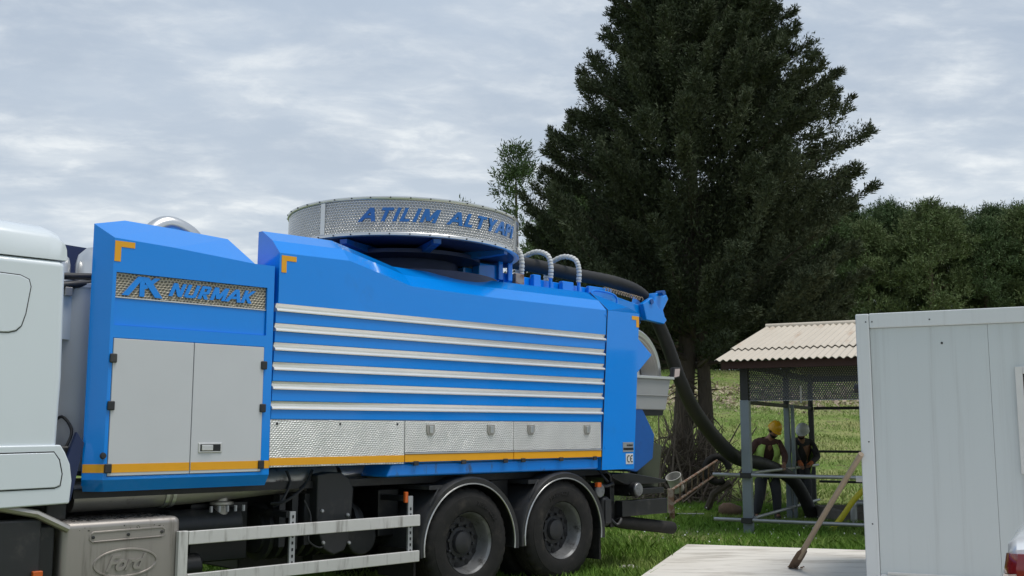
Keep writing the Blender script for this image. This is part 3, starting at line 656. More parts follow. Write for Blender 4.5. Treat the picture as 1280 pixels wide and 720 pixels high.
# --- roof: turntable, ring, boom
tt = G().lathe([(.0, 3.02), (1.05, 3.02), (1.05, 3.24), (.62, 3.26), (.60, 3.42), (.85, 3.44), (.85, 3.48), (.0, 3.48)], (-1.25, 1.25, 0), 'z', 40).obj('turntable', 'navy', T, smooth=30)
for k in range(8):
    ar = G()
    a = R(22 + 45 * k); c, s = math.cos(a), math.sin(a)
    p = lambda r, o, z: (-1.25 + r * c - o * s, 1.25 + r * s + o * c, z)
    ar.loft([[p(.3, -.05, 3.40), p(.3, .05, 3.40), p(.3, .05, 3.52), p(.3, -.05, 3.52)], [p(1.24, -.04, 3.475), p(1.24, .04, 3.475), p(1.24, .04, 3.52), p(1.24, -.04, 3.52)]])
    ar.obj('support_arm', 'blue_dark', tt)
RA = empty('hose_ring', (-1.25, 1.25, 3.72)); RA.parent = T; RA.rotation_euler = (0, R(.9), 0)
RR = 1.268
n = 128; me = bpy.data.meshes.new('perforated_band')
vv = []; ff = []; uvs = []
for i in range(n + 1):
    a = 2 * math.pi * i / n
    for z in (-.165, .165): vv.append((RR * math.cos(a), RR * math.sin(a), z))
for i in range(n):
    ff.append((2 * i, 2 * i + 2, 2 * i + 3, 2 * i + 1)); a0, a1 = [2 * math.pi * RR * q / n for q in (i, i + 1)]
    uvs += [(a0, 0), (a1, 0), (a1, .33), (a0, .33)]
me.from_pydata(vv, [], ff); uvl = me.uv_layers.new(name='UVMap')
for i, u in enumerate(uvs): uvl.data[i].uv = (u[0] + 10, u[1] + 10)
me.materials.append(MATS['ring_mesh']); me.shade_smooth()
rb = bpy.data.objects.new('perforated_band', me); COL.objects.link(rb); rb.parent = RA
G().lathe([(RR - .03, .165), (RR + .012, .165), (RR + .016, .172), (RR + .016, .192), (RR + .004, .200), (RR - .03, .198), (RR - .03, .165)], (0, 0, 0), 'z', 128).obj('rim_top', 'steel', RA, smooth=40)
G().lathe([(RR - .04, -.20), (RR + .004, -.202), (RR + .016, -.195), (RR + .016, -.175), (RR + .01, -.165), (RR - .04, -.165), (RR - .04, -.20)], (0, 0, 0), 'z', 128).obj('rim_bottom', 'steel', RA, smooth=40)
G().lathe([(.0, -.20), (RR - .045, -.195), (RR - .045, -.180), (.0, -.18)], (0, 0, 0), 'z', 64).obj('ring_floor', 'navy', RA)
for adeg in (-169, -58, 30, 120):
    a = R(adeg); o = G().box(-.012, .006, -.03, .03, -.165, .165).obj('band_joint', 'steel', RA, bevel=.004); o.location = ((RR + .006) * math.cos(a), (RR + .006) * math.sin(a), 0); o.rotation_euler = (0, 0, a)
rs = G()
for k in range(40):
    a = 2 * math.pi * k / 40
    for z in (-.185, .183):
        c = ((RR + .016) * math.cos(a), (RR + .016) * math.sin(a), z); rs.tube([c, ((RR + .023) * math.cos(a), (RR + .023) * math.sin(a), z)], .008, 6)
rs.obj('rim_screws', 'rim_dark', RA)
A0 = R(-149)
def rw(x, y, q):
    a = A0 + x / RR; r = RR + .012 - .011 * q; return (r * math.cos(a), r * math.sin(a), -.058 + y)
lettering('ATILIM ALTYAPI', .140, .32, .20, 1.93, rw, 'letter_blue', RA)
# boom, cradle and loops
BM = G().loft([[(x, y, z) for y, z in ((.82, z0), (1.18, z0), (1.18, z1), (.82, z1))] for x, z0, z1 in ((-.75, 3.26, 3.42), (.1, 3.26, 3.41), (1.5, 3.22, 3.38), (2.45, 3.08, 3.24))]).obj('boom', 'blue', T, bevel=.01)
boxes('boom_bracket', 'blue', BM, ((-.62, -.30, .70, .81, 3.25, 3.47), (-.22, -.02, .72, .81, 3.26, 3.40), (.30, .42, .74, .81, 3.26, 3.44), (.80, 1.0, .74, .81, 3.24, 3.41), (1.30, 1.75, .76, .81, 3.24, 3.40), (-.35, -.28, .66, .69, 3.3, 3.55), (-.20, -.13, .66, .69, 3.3, 3.55)))
rbox('junction_box', 'rusty', BM, -.10, .04, .64, .70, 3.27, 3.40, .01)
ed = G(); ed.prism([(2.35, 3.26), (2.55, 3.36), (2.86, 3.08), (2.80, 3.02), (2.42, 3.05)], .74, .82); ed.prism([(2.35, 3.26), (2.55, 3.36), (2.86, 3.08), (2.80, 3.02), (2.42, 3.05)], 1.18, 1.26)
ed.prism([(2.60, 3.20), (2.72, 3.44), (2.80, 3.46), (2.86, 3.40), (2.94, 3.44), (2.98, 3.38), (2.86, 3.22), (2.90, 3.12), (2.80, 3.10)], .80, 1.20)
ed.obj('boom_head', 'blue', BM, bevel=.012)
for y in (.78, 1.22):
    for x, z in ((2.52, 3.30), (2.78, 3.44)): G().lathe([(.0, -.06), (.035, -.06), (.035, .06), (.0, .06)], (x, y, z), 'y', 12).obj('head_pin', 'blue_dark', BM, smooth=30)
for k, x in enumerate((.10, .595, 1.10)):
    path = smooth_path([(x, .75, 3.42), (x, .745, 3.58), (x - .01, .80, 3.71), (x - .02, 1.0, 3.765), (x - .03, 1.22, 3.69), (x - .04, 1.27, 3.55), (x - .04, 1.25, 3.42)], 7)
    lo = G().tube(path, .017, 8).obj('cable_loop', 'plastic_black', BM, smooth=40)
    sl = G(); m = 24
    for i in range(m):
        f0, f1 = i / m * (len(path) - 1), (i + .84) / m * (len(path) - 1)
        def at(f): j = min(int(f), len(path) - 2); return path[j].lerp(path[j + 1], f - j)
        sl.tube([at(f0), at((f0 + f1) / 2), at(f1)], [.030, .034, .030], 10)
    sl.obj('sleeve_segments', 'white_plastic', lo, smooth=50)
    G().tube([(x, .75, 3.26), (x, .75, 3.44)], .022, 8).obj('loop_stub', 'blue', lo)
G().tube(smooth_path([(1.05, .5, 3.20), (1.06, .5, 3.27), (1.15, .5, 3.30), (1.42, .5, 3.285), (1.52, .5, 3.24), (1.53, .5, 3.16)], 5), .014, 8).obj('grab_handle', 'blue', T, smooth=40)
sp = G(); pts = [(1.55 + .0045 * i, .72 + .022 * math.cos(i * .55), 3.38 - .0004 * i + .022 * math.sin(i * .55)) for i in range(170)]
sp.tube(pts, .006, 5).obj('coiled_line', 'wood_handle', BM, smooth=60)

# --- far-side stacks and domes seen over the cabinet
G().lathe([(.30, .0), (.30, .34), (.29, .40), (.0, .42)], (-5.32, .75, 2.32), 'z', 30).obj('filter_housing', 'cab_white', T, smooth=40)
G().tube(smooth_path([(-4.05, 1.8, 3.2), (-4.0, 1.8, 3.45), (-3.80, 1.8, 3.62), (-3.55, 1.8, 3.56), (-3.42, 1.8, 3.4), (-3.40, 1.8, 3.2)], 8), .085, 16).obj('air_duct', 'steel', T, smooth=40)
fc = G().lathe([(.33, 1.3), (.33, 2.73), (.345, 2.74), (.345, 2.77), (.30, 2.80), (.0, 2.83)], (-5.02, .75, 0), 'z', 36).obj('silencer', 'door_grey', T, smooth=35)
rbox('band_clamp', 'steel_dirty', fc, -5.28, -5.22, .42, .47, 2.66, 2.73, .006)
for x, y, r, z in ((-5.03, 1.30, .12, 3.03), (-4.70, 1.25, .17, 3.05)): G().lathe([(.0, r), (r * .5, r * .87), (r * .87, r * .5), (r, 0), (r, -.6)], (x, y, z), 'z', 28).obj('intake_dome', 'steel', T, smooth=50)
rbox('inner_housing', 'navy', T, -4.50, -3.68, .75, 2.1, 1.2, 2.75, .02)
hp = G()
hp.tube(smooth_path([(-5.6, .55, 2.80), (-5.3, .5, 2.82), (-5.05, .5, 2.84)], 5), .028, 10); hp.tube(smooth_path([(-5.6, .5, 2.68), (-5.3, .45, 2.74), (-5.05, .45, 2.78)], 5), .03, 10)
hp.tube(smooth_path([(-5.35, .3, 1.35), (-5.25, .3, 1.5), (-5.2, .35, 1.62), (-5.24, .45, 1.72), (-5.3, .5, 1.65)], 6), .012, 8)
hp.obj('air_hoses', 'plastic_black', T, smooth=50)
rbox('gap_shield', 'black_paint', T, -5.44, -5.28, .15, 2.3, .95, 1.5, .02)
G().prism([(-5.42, 1.1), (-5.28, 1.1), (-5.20, 1.52), (-5.26, 1.6)], .10, .14).obj('gap_bracket', 'navy', T)

# --- cab
KB = G().prism([(-7.62, 1.16), (-5.44, 1.34), (-5.425, 2.0), (-5.445, 2.865), (-7.35, 2.865), (-7.66, 1.95)], .0, BY).obj('cab', 'cab_white', T, bevel=.05, seg=3)
def rsec(x, z0, zt, ins):
    return [(x, 0.01, z0), (x, .012, z0 + (zt - z0) * .55), (x, .05 + ins * .3, zt - .06), (x, .16 + ins, zt), (x, BY - .16 - ins, zt), (x, BY - .05 - ins * .3, zt - .06), (x, BY - .012, z0 + (zt - z0) * .55), (x, BY - .01, z0)]
G().loft([rsec(-7.33, 2.869, 3.02, .1), rsec(-7.0, 2.869, 3.24, .1), rsec(-6.4, 2.869, 3.20, .1), rsec(-5.9, 2.869, 3.165, .1), rsec(-5.58, 2.869, 3.155, .1), rsec(-5.50, 2.869, 3.135, .11), rsec(-5.46, 2.869, 3.09, .12), rsec(-5.445, 2.869, 3.02, .13), rsec(-5.44, 2.869, 2.93, .13)]).obj('roof_fairing', 'cab_white', KB, smooth=50)
G().prism([(-6.7, 2.28), (-6.7, 2.70), (-6.6, 2.755), (-5.77, 2.725), (-5.71, 2.70), (-5.695, 2.65), (-5.72, 2.45), (-5.745, 2.36), (-5.78, 2.325), (-5.83, 2.31)], -.008, .02).obj('sleeper_panel', 'cab_white', KB, bevel=.008, seg=3)
loop_strip([(-6.7, 2.28), (-6.7, 2.70), (-6.6, 2.757), (-5.77, 2.728), (-5.708, 2.702), (-5.692, 2.65), (-5.717, 2.45), (-5.742, 2.36), (-5.777, 2.322), (-5.83, 2.307)], -.001, .0035).obj('panel_seam', 'plastic_black', KB)
G().prism([(-7.45, 1.95), (-6.85, 1.95), (-6.85, 2.72), (-7.28, 2.72)], -.006, .02).obj('side_window', 'glass_dark', KB)
G().add([(-7.668, .12, 1.98), (-7.668, BY - .12, 1.98), (-7.38, BY - .14, 2.80), (-7.38, .14, 2.80)], [(0, 1, 2, 3)]).obj('windscreen', 'glass_dark', KB, solid=.01)
sk = G().prism([(-7.6, 1.02), (-5.335, 1.085), (-5.325, 1.25), (-5.345, 1.37), (-5.385, 1.455), (-5.42, 1.51), (-7.6, 1.49)], -.02, .25).obj('side_fairing', 'cab_white', T, bevel=.012)
G().prism([(-7.4, 1.175), (-5.45, 1.205), (-5.415, 1.22), (-5.405, 1.30), (-5.43, 1.40), (-5.47, 1.455), (-7.4, 1.425)], -.028, -.015).obj('fairing_panel', 'cab_white', sk, bevel=.006)
loop_strip([(-7.4, 1.170), (-5.45, 1.200), (-5.41, 1.215), (-5.40, 1.30), (-5.425, 1.403), (-5.467, 1.46), (-7.4, 1.43)], -.0205, .004).obj('fairing_seam', 'seal', sk)
rbox('cab_step', 'plastic_black', T, -7.6, -6.95, .02, .5, .35, 1.0, .04)
rbox('front_bumper', 'cab_white', T, -7.9, -7.63, .05, BY - .05, .35, 1.15, .06, 3)
for y in (.2, 2.0): rbox('headlight', 'lamp_clear', T, -7.915, -7.88, y, y + .35, .75, .95, .02)

# ================================================================ SUCTION HOSE
def tw(x, y, z):
    a = R(44.506); return Vector((.564 + x * math.cos(a) - y * math.sin(a), 11.595 + x * math.sin(a) + y * math.cos(a), z))
hpts = [tw(-.55, 1.0, 3.60), tw(.4, 1.0, 3.60), tw(.86, 1.0, 3.585), tw(1.33, 1.0, 3.565), tw(2.1, 1.0, 3.54), tw(2.6, 1.0, 3.45), tw(2.86, 1.0, 3.24), (2.13, 14.6, 2.84), (2.37, 14.95, 2.32), (2.65, 15.5, 1.92), (3.09, 16.3, 1.51), (3.60, 17.2, 1.18), (4.23, 18.25, 1.05), (4.69, 18.8, .90), (5.06, 19.2, .69), (5.31, 19.4, .33), (5.47, 19.5, -.05)]
hp_ = smooth_path(hpts, 12)
rad = [.083 if p.y < 14.0 else min(.115, .083 + (p.y - 14.0) * .012) for p in hp_]
rad = [r * (1 + .018 * (1 if i % 2 else -1)) for i, r in enumerate(rad)]
hose = G().tube(hp_, rad, 18).obj('suction_hose', 'hose', smooth=60)
tag(hose, 'thick black suction hose hanging from the boom down to the two workers', 'hose')

# ================================================================ CONTAINER
cs = Vector((.4415, .8973)); cr = Vector((.8973, -.4415))
CT = empty('office_container', (3.475, 10.64, .1), math.atan2(cr.y, cr.x), 'white metal site container at the right with a dark window', 'container')
LN, DP, HT = 5.9, 2.4, 2.68
for x in (0, LN - .13):
    for y in (0, DP - .13): rbox('corner_post', 'container_white', CT, x, x + .13, y, y + .13, .0, HT - .003, .012)
for y in (0.004, DP - .164): rbox('top_rail', 'container_white', CT, .132, LN - .132, y, y + .16, HT - .15, HT, .01); rbox('bottom_rail', 'container_white', CT, .132, LN - .132, y, y + .16, .0, .12, .01)
for x in (0.004, LN - .164): rbox('top_rail', 'container_white', CT, x, x + .16, .132, DP - .132, HT - .15, HT, .01); rbox('bottom_rail', 'container_white', CT, x, x + .16, .132, DP - .132, .0, .12, .01)
rbox('roof_panel', 'container_white', CT, .1, LN - .1, .1, DP - .1, HT - .06, HT - .02, 0)
rbox('floor_panel', 'container_white', CT, .17, LN - .17, .17, DP - .17, .02, .08, 0)
xb = [.132, 1.215, 2.36, 3.51, 4.66, LN - .132]
for i in range(5):
    if i == 1:
        wx0, wx1, wz0, wz1 = 1.46, 2.26, 1.14, 2.08
        g = G(); grid_face(g, [xb[i] + .0012, wx0, wx1, xb[i + 1] - .0012], [.122, wz0, wz1, HT - .152], [(wx0, wx1, wz0, wz1, .045)], .028)
        pw = g.obj('wall_panel', 'container_panel', CT)
        fr = G()
        for a in ((wx0 - .03, wx0 + .035, wz0 - .03, wz1 + .03), (wx1 - .035, wx1 + .03, wz0 - .03, wz1 + .03), (wx0 + .0355, wx1 - .0355, wz1 - .035, wz1 + .03), (wx0 + .0355, wx1 - .0355, wz0 - .03, wz0 + .035), (wx0 + .0355, wx1 - .0355, 1.58, 1.63)): fr.box(a[0], a[1], .002, .05, a[2], a[3])
        fo = fr.obj('window_frame', 'white_plastic', pw, bevel=.004)
        for z0, z1 in ((wz0 + .035, 1.58), (1.63, wz1 - .035)): rbox('window_pane', 'glass_dark', pw, wx0 + .035, wx1 - .035, .035, .045, z0, z1, 0)
    else:
        rbox('wall_panel', 'container_panel', CT, xb[i] + .0012, xb[i + 1] - .0012, .028, .09, .122, HT - .152, .0015)
    rbox('wall_panel', 'container_panel', CT, xb[i] + .0012, xb[i + 1] - .0012, DP - .09, DP - .03, .122, HT - .152, .003)
for x in (.03, LN - .09):
    for y0, y1 in ((.132, 1.2), (1.205, DP - .132)): rbox('wall_panel', 'container_panel', CT, x, x + .06, y0, y1, .122, HT - .152, .003)
rbox('panel_sill', 'white_plastic', CT, .2, LN - .2, -.002, .03, .121, .145, .003)
rv = G()
for x in (.10, .16, .7, 1.9): rv.lathe([(.008, 0), (.006, -.005), (0, -.006)], (x, .004 if x > .13 else 0, HT - .085), 'y', 8)
rv.lathe([(.012, .028), (.008, .02), (0, .018)], (.80, 0, 2.36), 'y', 8)
for z in (.6, 1.4): rv.lathe([(.008, 0), (.006, -.005), (0, -.006)], (.08, 0, z), 'y', 8)
rv.obj('rivets', 'rim_dark', CT)
lc = G(); lc.tube([(-.01, .3, 1.02), (-.10, .3, 1.02)], .03, 10); o = lc.obj('vent_pipe', 'white_plastic', CT); lc = G(); lc.tube([(-.01, .6, 1.95), (-.12, .6, 1.95)], .05, 12); lc.obj('flue_stub', 'plastic_black', CT)

# ================================================================ SHOVEL
SH = empty('shovel', (3.08, 12.0, .1), 0, 'muddy shovel with long wooden handle leaning on the container corner', 'shovel')
b0 = Vector((3.1, 11.98, .1)); top = Vector((3.47, 10.58, 1.40)); dv = (top - b0)
def shp(t, o=(0, 0, 0)): return b0 + dv * t + Vector(o) - Vector((3.08, 12.0, .1))
G().tube([shp(.10), shp(.5, (.0, 0, .01)), shp(.985)], [.030, .029, .028], 10).obj('handle', 'wood_handle', SH, smooth=40)
side = Vector((dv.y, -dv.x, 0)).normalized(); nrm = dv.cross(side).normalized()
secs = []
for t, wd, cv in ((.0, .045, .004), (.02, .062, .012), (.10, .066, .02), (.155, .06, .02), (.18, .032, .015), (.22, .026, .02)):
    c = shp(t); row = [c + side * wd * q + nrm * cv * (1 - q * q) for q in (-1, -.5, 0, .5, 1)]
    secs.append(row + [p - nrm * .006 for p in reversed(row)])
G().loft(secs).obj('blade', 'mud', SH, smooth=40)
md = G()
for i in range(14):
    c = Vector((random.gauss(.04, .05), random.gauss(-.03, .05), .01)); r = random.uniform(.012, .03); md.lathe([(0, r * .9), (r * .7, r * .5), (r, 0)], c, 'z', 7)
md.obj('mud_crumbs', 'mud', SH)

# ================================================================ SHELTER
P0 = Vector((3.69, 16.8)); ang = math.atan2(cr.y, cr.x)
ST = empty('pump_shelter', (P0.x, P0.y, .03), ang, 'open shelter with corrugated roof, grey posts and wire mesh below the eaves', 'shelter')
SL, SW = 5.45, 5.2        # local y depth, local x width
for x in (0, SW):
    for y in (0, 3.1, SL):
        wd = .05 if y else .07
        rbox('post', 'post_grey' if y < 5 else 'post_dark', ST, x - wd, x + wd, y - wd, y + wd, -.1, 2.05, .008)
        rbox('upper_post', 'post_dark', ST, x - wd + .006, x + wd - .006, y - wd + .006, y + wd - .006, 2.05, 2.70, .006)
rbox('post', 'post_grey', ST, .075, .135, 3.06, 3.13, -.1, 2.04, .006)
for (x0, x1, y0, y1, z0, z1) in ((.07, SW - .07, -.04, .04, 2.56, 2.66), (-.04, .04, .07, SL - .07, 2.56, 2.66), (.07, SW - .07, SL - .04, SL + .04, 2.56, 2.66), (SW - .04, SW + .04, .07, SL - .07, 2.56, 2.66), (-.035, .035, .07, SL - .07, 1.99, 2.05), (.07, SW - .07, SL - .03, SL + .03, 1.99, 2.05)):
    rbox('beam', 'post_dark', ST, x0, x1, y0, y1, z0, z1, .006)
rbox('fascia', 'fascia_red', ST, -.25, SW + .35, -.42, -.38, 2.53, 2.64, .004)
for y in (-.2, 1.5, 3.1, 4.7, 6.4): rbox('purlin', 'fascia_red', ST, -.28, SW + .35, y - .03, y + .03, 2.63 + (3.1 - abs(y - 3.1)) * .205, 2.69 + (3.1 - abs(y - 3.1)) * .205, .003)
# corrugated sheets
pitch = .110; sw = 8 * pitch; amp = .016
def sheet(wid, y0, y1, z0, z1):
    nn = int(round(wid / pitch)) * 8; V = []
    L = math.hypot(y1 - y0, z1 - z0); ny, nz = -(z1 - z0) / L, (y1 - y0) / L
    for i in range(nn + 1):
        x = wid * i / nn; a = amp * math.sin(2 * math.pi * x / pitch)
        for (y, z) in ((y0, z0), (y1, z1)): V += [(x, y + ny * a, z + nz * a), (x, y + ny * (a - .008), z + nz * (a - .008))]
    F = []
    for i in range(nn):
        b = 4 * i; F += [(b, b + 4, b + 6, b + 2), (b + 1, b + 3, b + 7, b + 5), (b, b + 1, b + 5, b + 4), (b + 2, b + 6, b + 7, b + 3)]
    return G().add(V, F)
yr, zr_ = 3.1, 3.47; ye, ze = -.55, 2.655; ysp = ye + .27 * (yr - ye)
def zl(y): return ze + (zr_ - ze) * (y - ye) / (yr - ye)
s1 = sheet(sw, ye, ysp + .12, zl(ye), zl(ysp + .12)).obj('roof_sheet', 'roof_sheet', ST, smooth=60)
s2 = sheet(sw, ysp, yr, zl(ysp) + .026, zr_ + .026).obj('roof_sheet', 'roof_sheet', ST, smooth=60)
s3 = sheet(sw, 2 * yr - ye, yr + .02, zl(ye), zr_ + .018).obj('roof_sheet', 'roof_sheet', ST, smooth=60)
nsh = 7
for k in range(nsh):
    for s in (s1, s2, s3):
        o = s if k == 0 else s.copy()
        if k: COL.objects.link(o); o.parent = ST
        o.location = (-.33 + k * (sw - .004), 0, .005 * (k % 2) + random.uniform(-.002, .002))
G().tube([(-.33, yr, zr_ + .035), (SW + .6, yr, zr_ + .035)], .05, 10).obj('ridge_cap', 'roof_sheet', ST, smooth=50)
# wire mesh: front and left side
def wires(x1, z0, z1, xf, p, wr):
    g = G(); hgt = z1 - z0; run = hgt * .62
    for sgn in (1, -1):
        k = -run
        while k < x1 + run:
            a, b = (k, k + run) if sgn > 0 else (k + run, k)
            ta, tb = 0., 1.
            d = b - a
            for lim in (0., x1):
                pass
            t_at0 = (0 - a) / d; t_at1 = (x1 - a) / d; lo, hi = min(t_at0, t_at1), max(t_at0, t_at1); ta, tb = max(0, lo), min(1, hi)
            if tb > ta + .01:
                A = xf(a + d * ta, z0 + hgt * ta, .004 * sgn); B = xf(a + d * tb, z0 + hgt * tb, .004 * sgn)
                g.tube([A, B], wr, 3, cap=False)
            k += p
    return g
m1 = wires(SW - .14, 2.04, 2.56, lambda u, z, o: (.07 + u, -.01 + o, z), .036, .0105).obj('wire_mesh', 'wire', ST, recalc=False); m1['kind'] = 'stuff'
m2 = wires(SL - .14, 2.05, 2.56, lambda u, z, o: (.0 + o, .07 + u, z), .080, .0022).obj('wire_mesh', 'wire', ST, recalc=False); m2['kind'] = 'stuff'
rbox('mesh_edge', 'galv', ST, .075, SW - .075, -.018, -.004, 2.035, 2.045, 0)
rbox('mesh_batten', 'bucket', ST, .86, .89, -.03, -.018, 2.0, 2.26, 0)
# pipe rails
for z in (.86, .17):
    G().tube([(-.52, -.10, z + .03), (SW + .3, -.10, z)], .03, 10).obj('rail', 'galv', ST, smooth=40)
    G().tube([(.10, .0, z + .06), (.10, SL, z + .02)], .028, 10).obj('rail', 'galv', ST, smooth=40)
G().tube([(0.1, SL + .1, 1.15), (SW, SL + .1, 1.15)], .025, 8).obj('rail', 'post_dark', ST, smooth=40)
G().tube([(0.1, SL + .1, .55), (SW, SL + .1, .55)], .025, 8).obj('rail', 'post_dark', ST, smooth=40)
boxes('rail_clamp', 'post_dark', ST, [(-.085, .09, -.14, -.0705, z - .04, z + .04) for z in (.88, .19)], .006)

# ---- pit, pipes and yellow hose in the shelter
pit = G()
for (x0, x1, y0, y1) in ((5.55, 7.4, 17.9, 18.02), (5.55, 7.4, 19.5, 19.62), (5.50, 5.62, 18.02, 19.5), (7.33, 7.45, 18.02, 19.5)): pit.box(x0, x1, y0, y1, -.1, .26)
tag(pit.obj('pit_wall', 'concrete_old'), 'low dark concrete pit edge inside the shelter by the yellow hose', 'pit')
gp = G().tube(smooth_path([(5.62, 17.7, .05), (5.62, 17.7, .34), (5.64, 17.7, .40), (5.70, 17.7, .42), (6.4, 17.55, .42), (7.6, 17.2, .42)], 6), .055, 12).obj('grey_pipe', 'galv', smooth=40)
tag(gp, 'grey pipe with an elbow beside the container, low in the shelter', 'pipe')
yh = G().tube(smooth_path([(5.02, 17.0, .03), (5.2, 17.0, .24), (5.42, 16.95, .55), (5.62, 16.9, .72), (5.85, 16.85, .76), (6.2, 16.8, .74), (6.5, 16.8, .6), (6.8, 16.8, .1)], 8), .045, 12).obj('yellow_hose', 'yellow_hose', smooth=50)
tag(yh, 'yellow flexible hose arching up behind the shovel handle', 'hose')

# ================================================================ SMALL THINGS ON THE GRASS
LD = empty('ladder', (2.7, 18.2, 0), 0, 'rusty pale metal ladder lying tilted behind the rear of the truck', 'ladder')
La, Lb = Vector((2.70, 18.2, .60)) - Vector((2.7, 18.2, 0)), Vector((3.95, 20.6, 1.03)) - Vector((2.7, 18.2, 0))
off = Vector((.02, .18, -.26))
for o_ in (Vector(), off): G().tube([La + o_, Lb + o_], .024, 8).obj('ladder_rail', 'rusty', LD)
for k in range(8):
    p = La.lerp(Lb, (k + .4) / 8); G().tube([p, p + off], .015, 6).obj('rung', 'rusty', LD)
G().box(-.05, .03, -.05, .12, .22, .62).obj('end_bracket', 'rusty', LD)
G().box(-.02, .06, .05, .1, 0, .3).obj('ladder_foot', 'rusty', LD)
BKT = G().lathe([(.0, .01), (.105, .01), (.11, .0), (.14, .30), (.15, .30), (.15, .315), (.135, .315), (.125, .03), (.0, .025)], (0, 0, 0), 'z', 24).obj('bucket', 'bucket', smooth=35)
BKT.location = (3.09, 19.95, .50); BKT.rotation_euler = (R(24), R(-22), 0)
hn = G().tube([(.14 * math.cos(a), .14 * math.sin(a), .29 - .10 * math.sin(a)) for a in [math.pi * i / 12 for i in range(13)]], .004, 5).obj('handle', 'galv', BKT)
tag(BKT, 'dirty white plastic bucket tipped on the brush by the tree', 'bucket')
def rock(name, loc, s, material, label, cat, group=None):
    bm = bmesh.new(); bmesh.ops.create_icosphere(bm, subdivisions=2, radius=1)
    for v in bm.verts: v.co = Vector((v.co.x * s[0], v.co.y * s[1], v.co.z * s[2])) * random.uniform(.8, 1.15)
    me = bpy.data.meshes.new(name); bm.to_mesh(me); bm.free(); me.materials.append(MATS[material]); o = bpy.data.objects.new(name, me); COL.objects.link(o); o.location = loc; me.shade_smooth(); return tag(o, label, cat, group)
rock('stone', (.58, 12.55, .02), (.12, .08, .03), 'stone', 'flat pale stone in the grass beside the rearmost wheel', 'stone')
rock('stone', (1.36, 12.70, .02), (.13, .06, .03), 'stone', 'flat white stone in the grass near the slab corner', 'stone')
rock('stone', (4.92, 17.6, .06), (.17, .1, .06), 'stone', 'pale stone under the lower rail by the hose end', 'stone')
rock('soil_lump', (4.02, 19.9, .14), (.22, .18, .14), 'mud', 'brown lump of soil on the grass left of the front shelter post', 'soil')
fl = G(); fl.box(-.25, .22, -.04, .04, .0, .015); fl.box(.02, .06, -.03, .03, -.09, 0); fo = fl.obj('metal_strip', 'galv', bevel=.003); fo.location = (3.15, 18.9, .15); tag(fo, 'thin pale metal strip lying in the grass behind the truck', 'strip')
ol = G().tube([(.0 + .22 * math.cos(a), .05 * math.sin(a * .5), .24 + .24 * math.sin(a)) for a in [2 * math.pi * i / 26 for i in range(23)]], .065, 12).obj('old_hose', 'rubber', smooth=50)
ol.location = (3.95, 20.6, .62); tag(ol, 'black coiled piece of hose beside the front shelter post', 'hose')
G_sup = G().tube([(3.8, 20.9, .1), (3.9, 20.75, .4), (4.2, 20.6, .62)], .07, 8).obj('log', 'bark'); tag(G_sup, 'short dead log lying at the foot of the big tree', 'log')

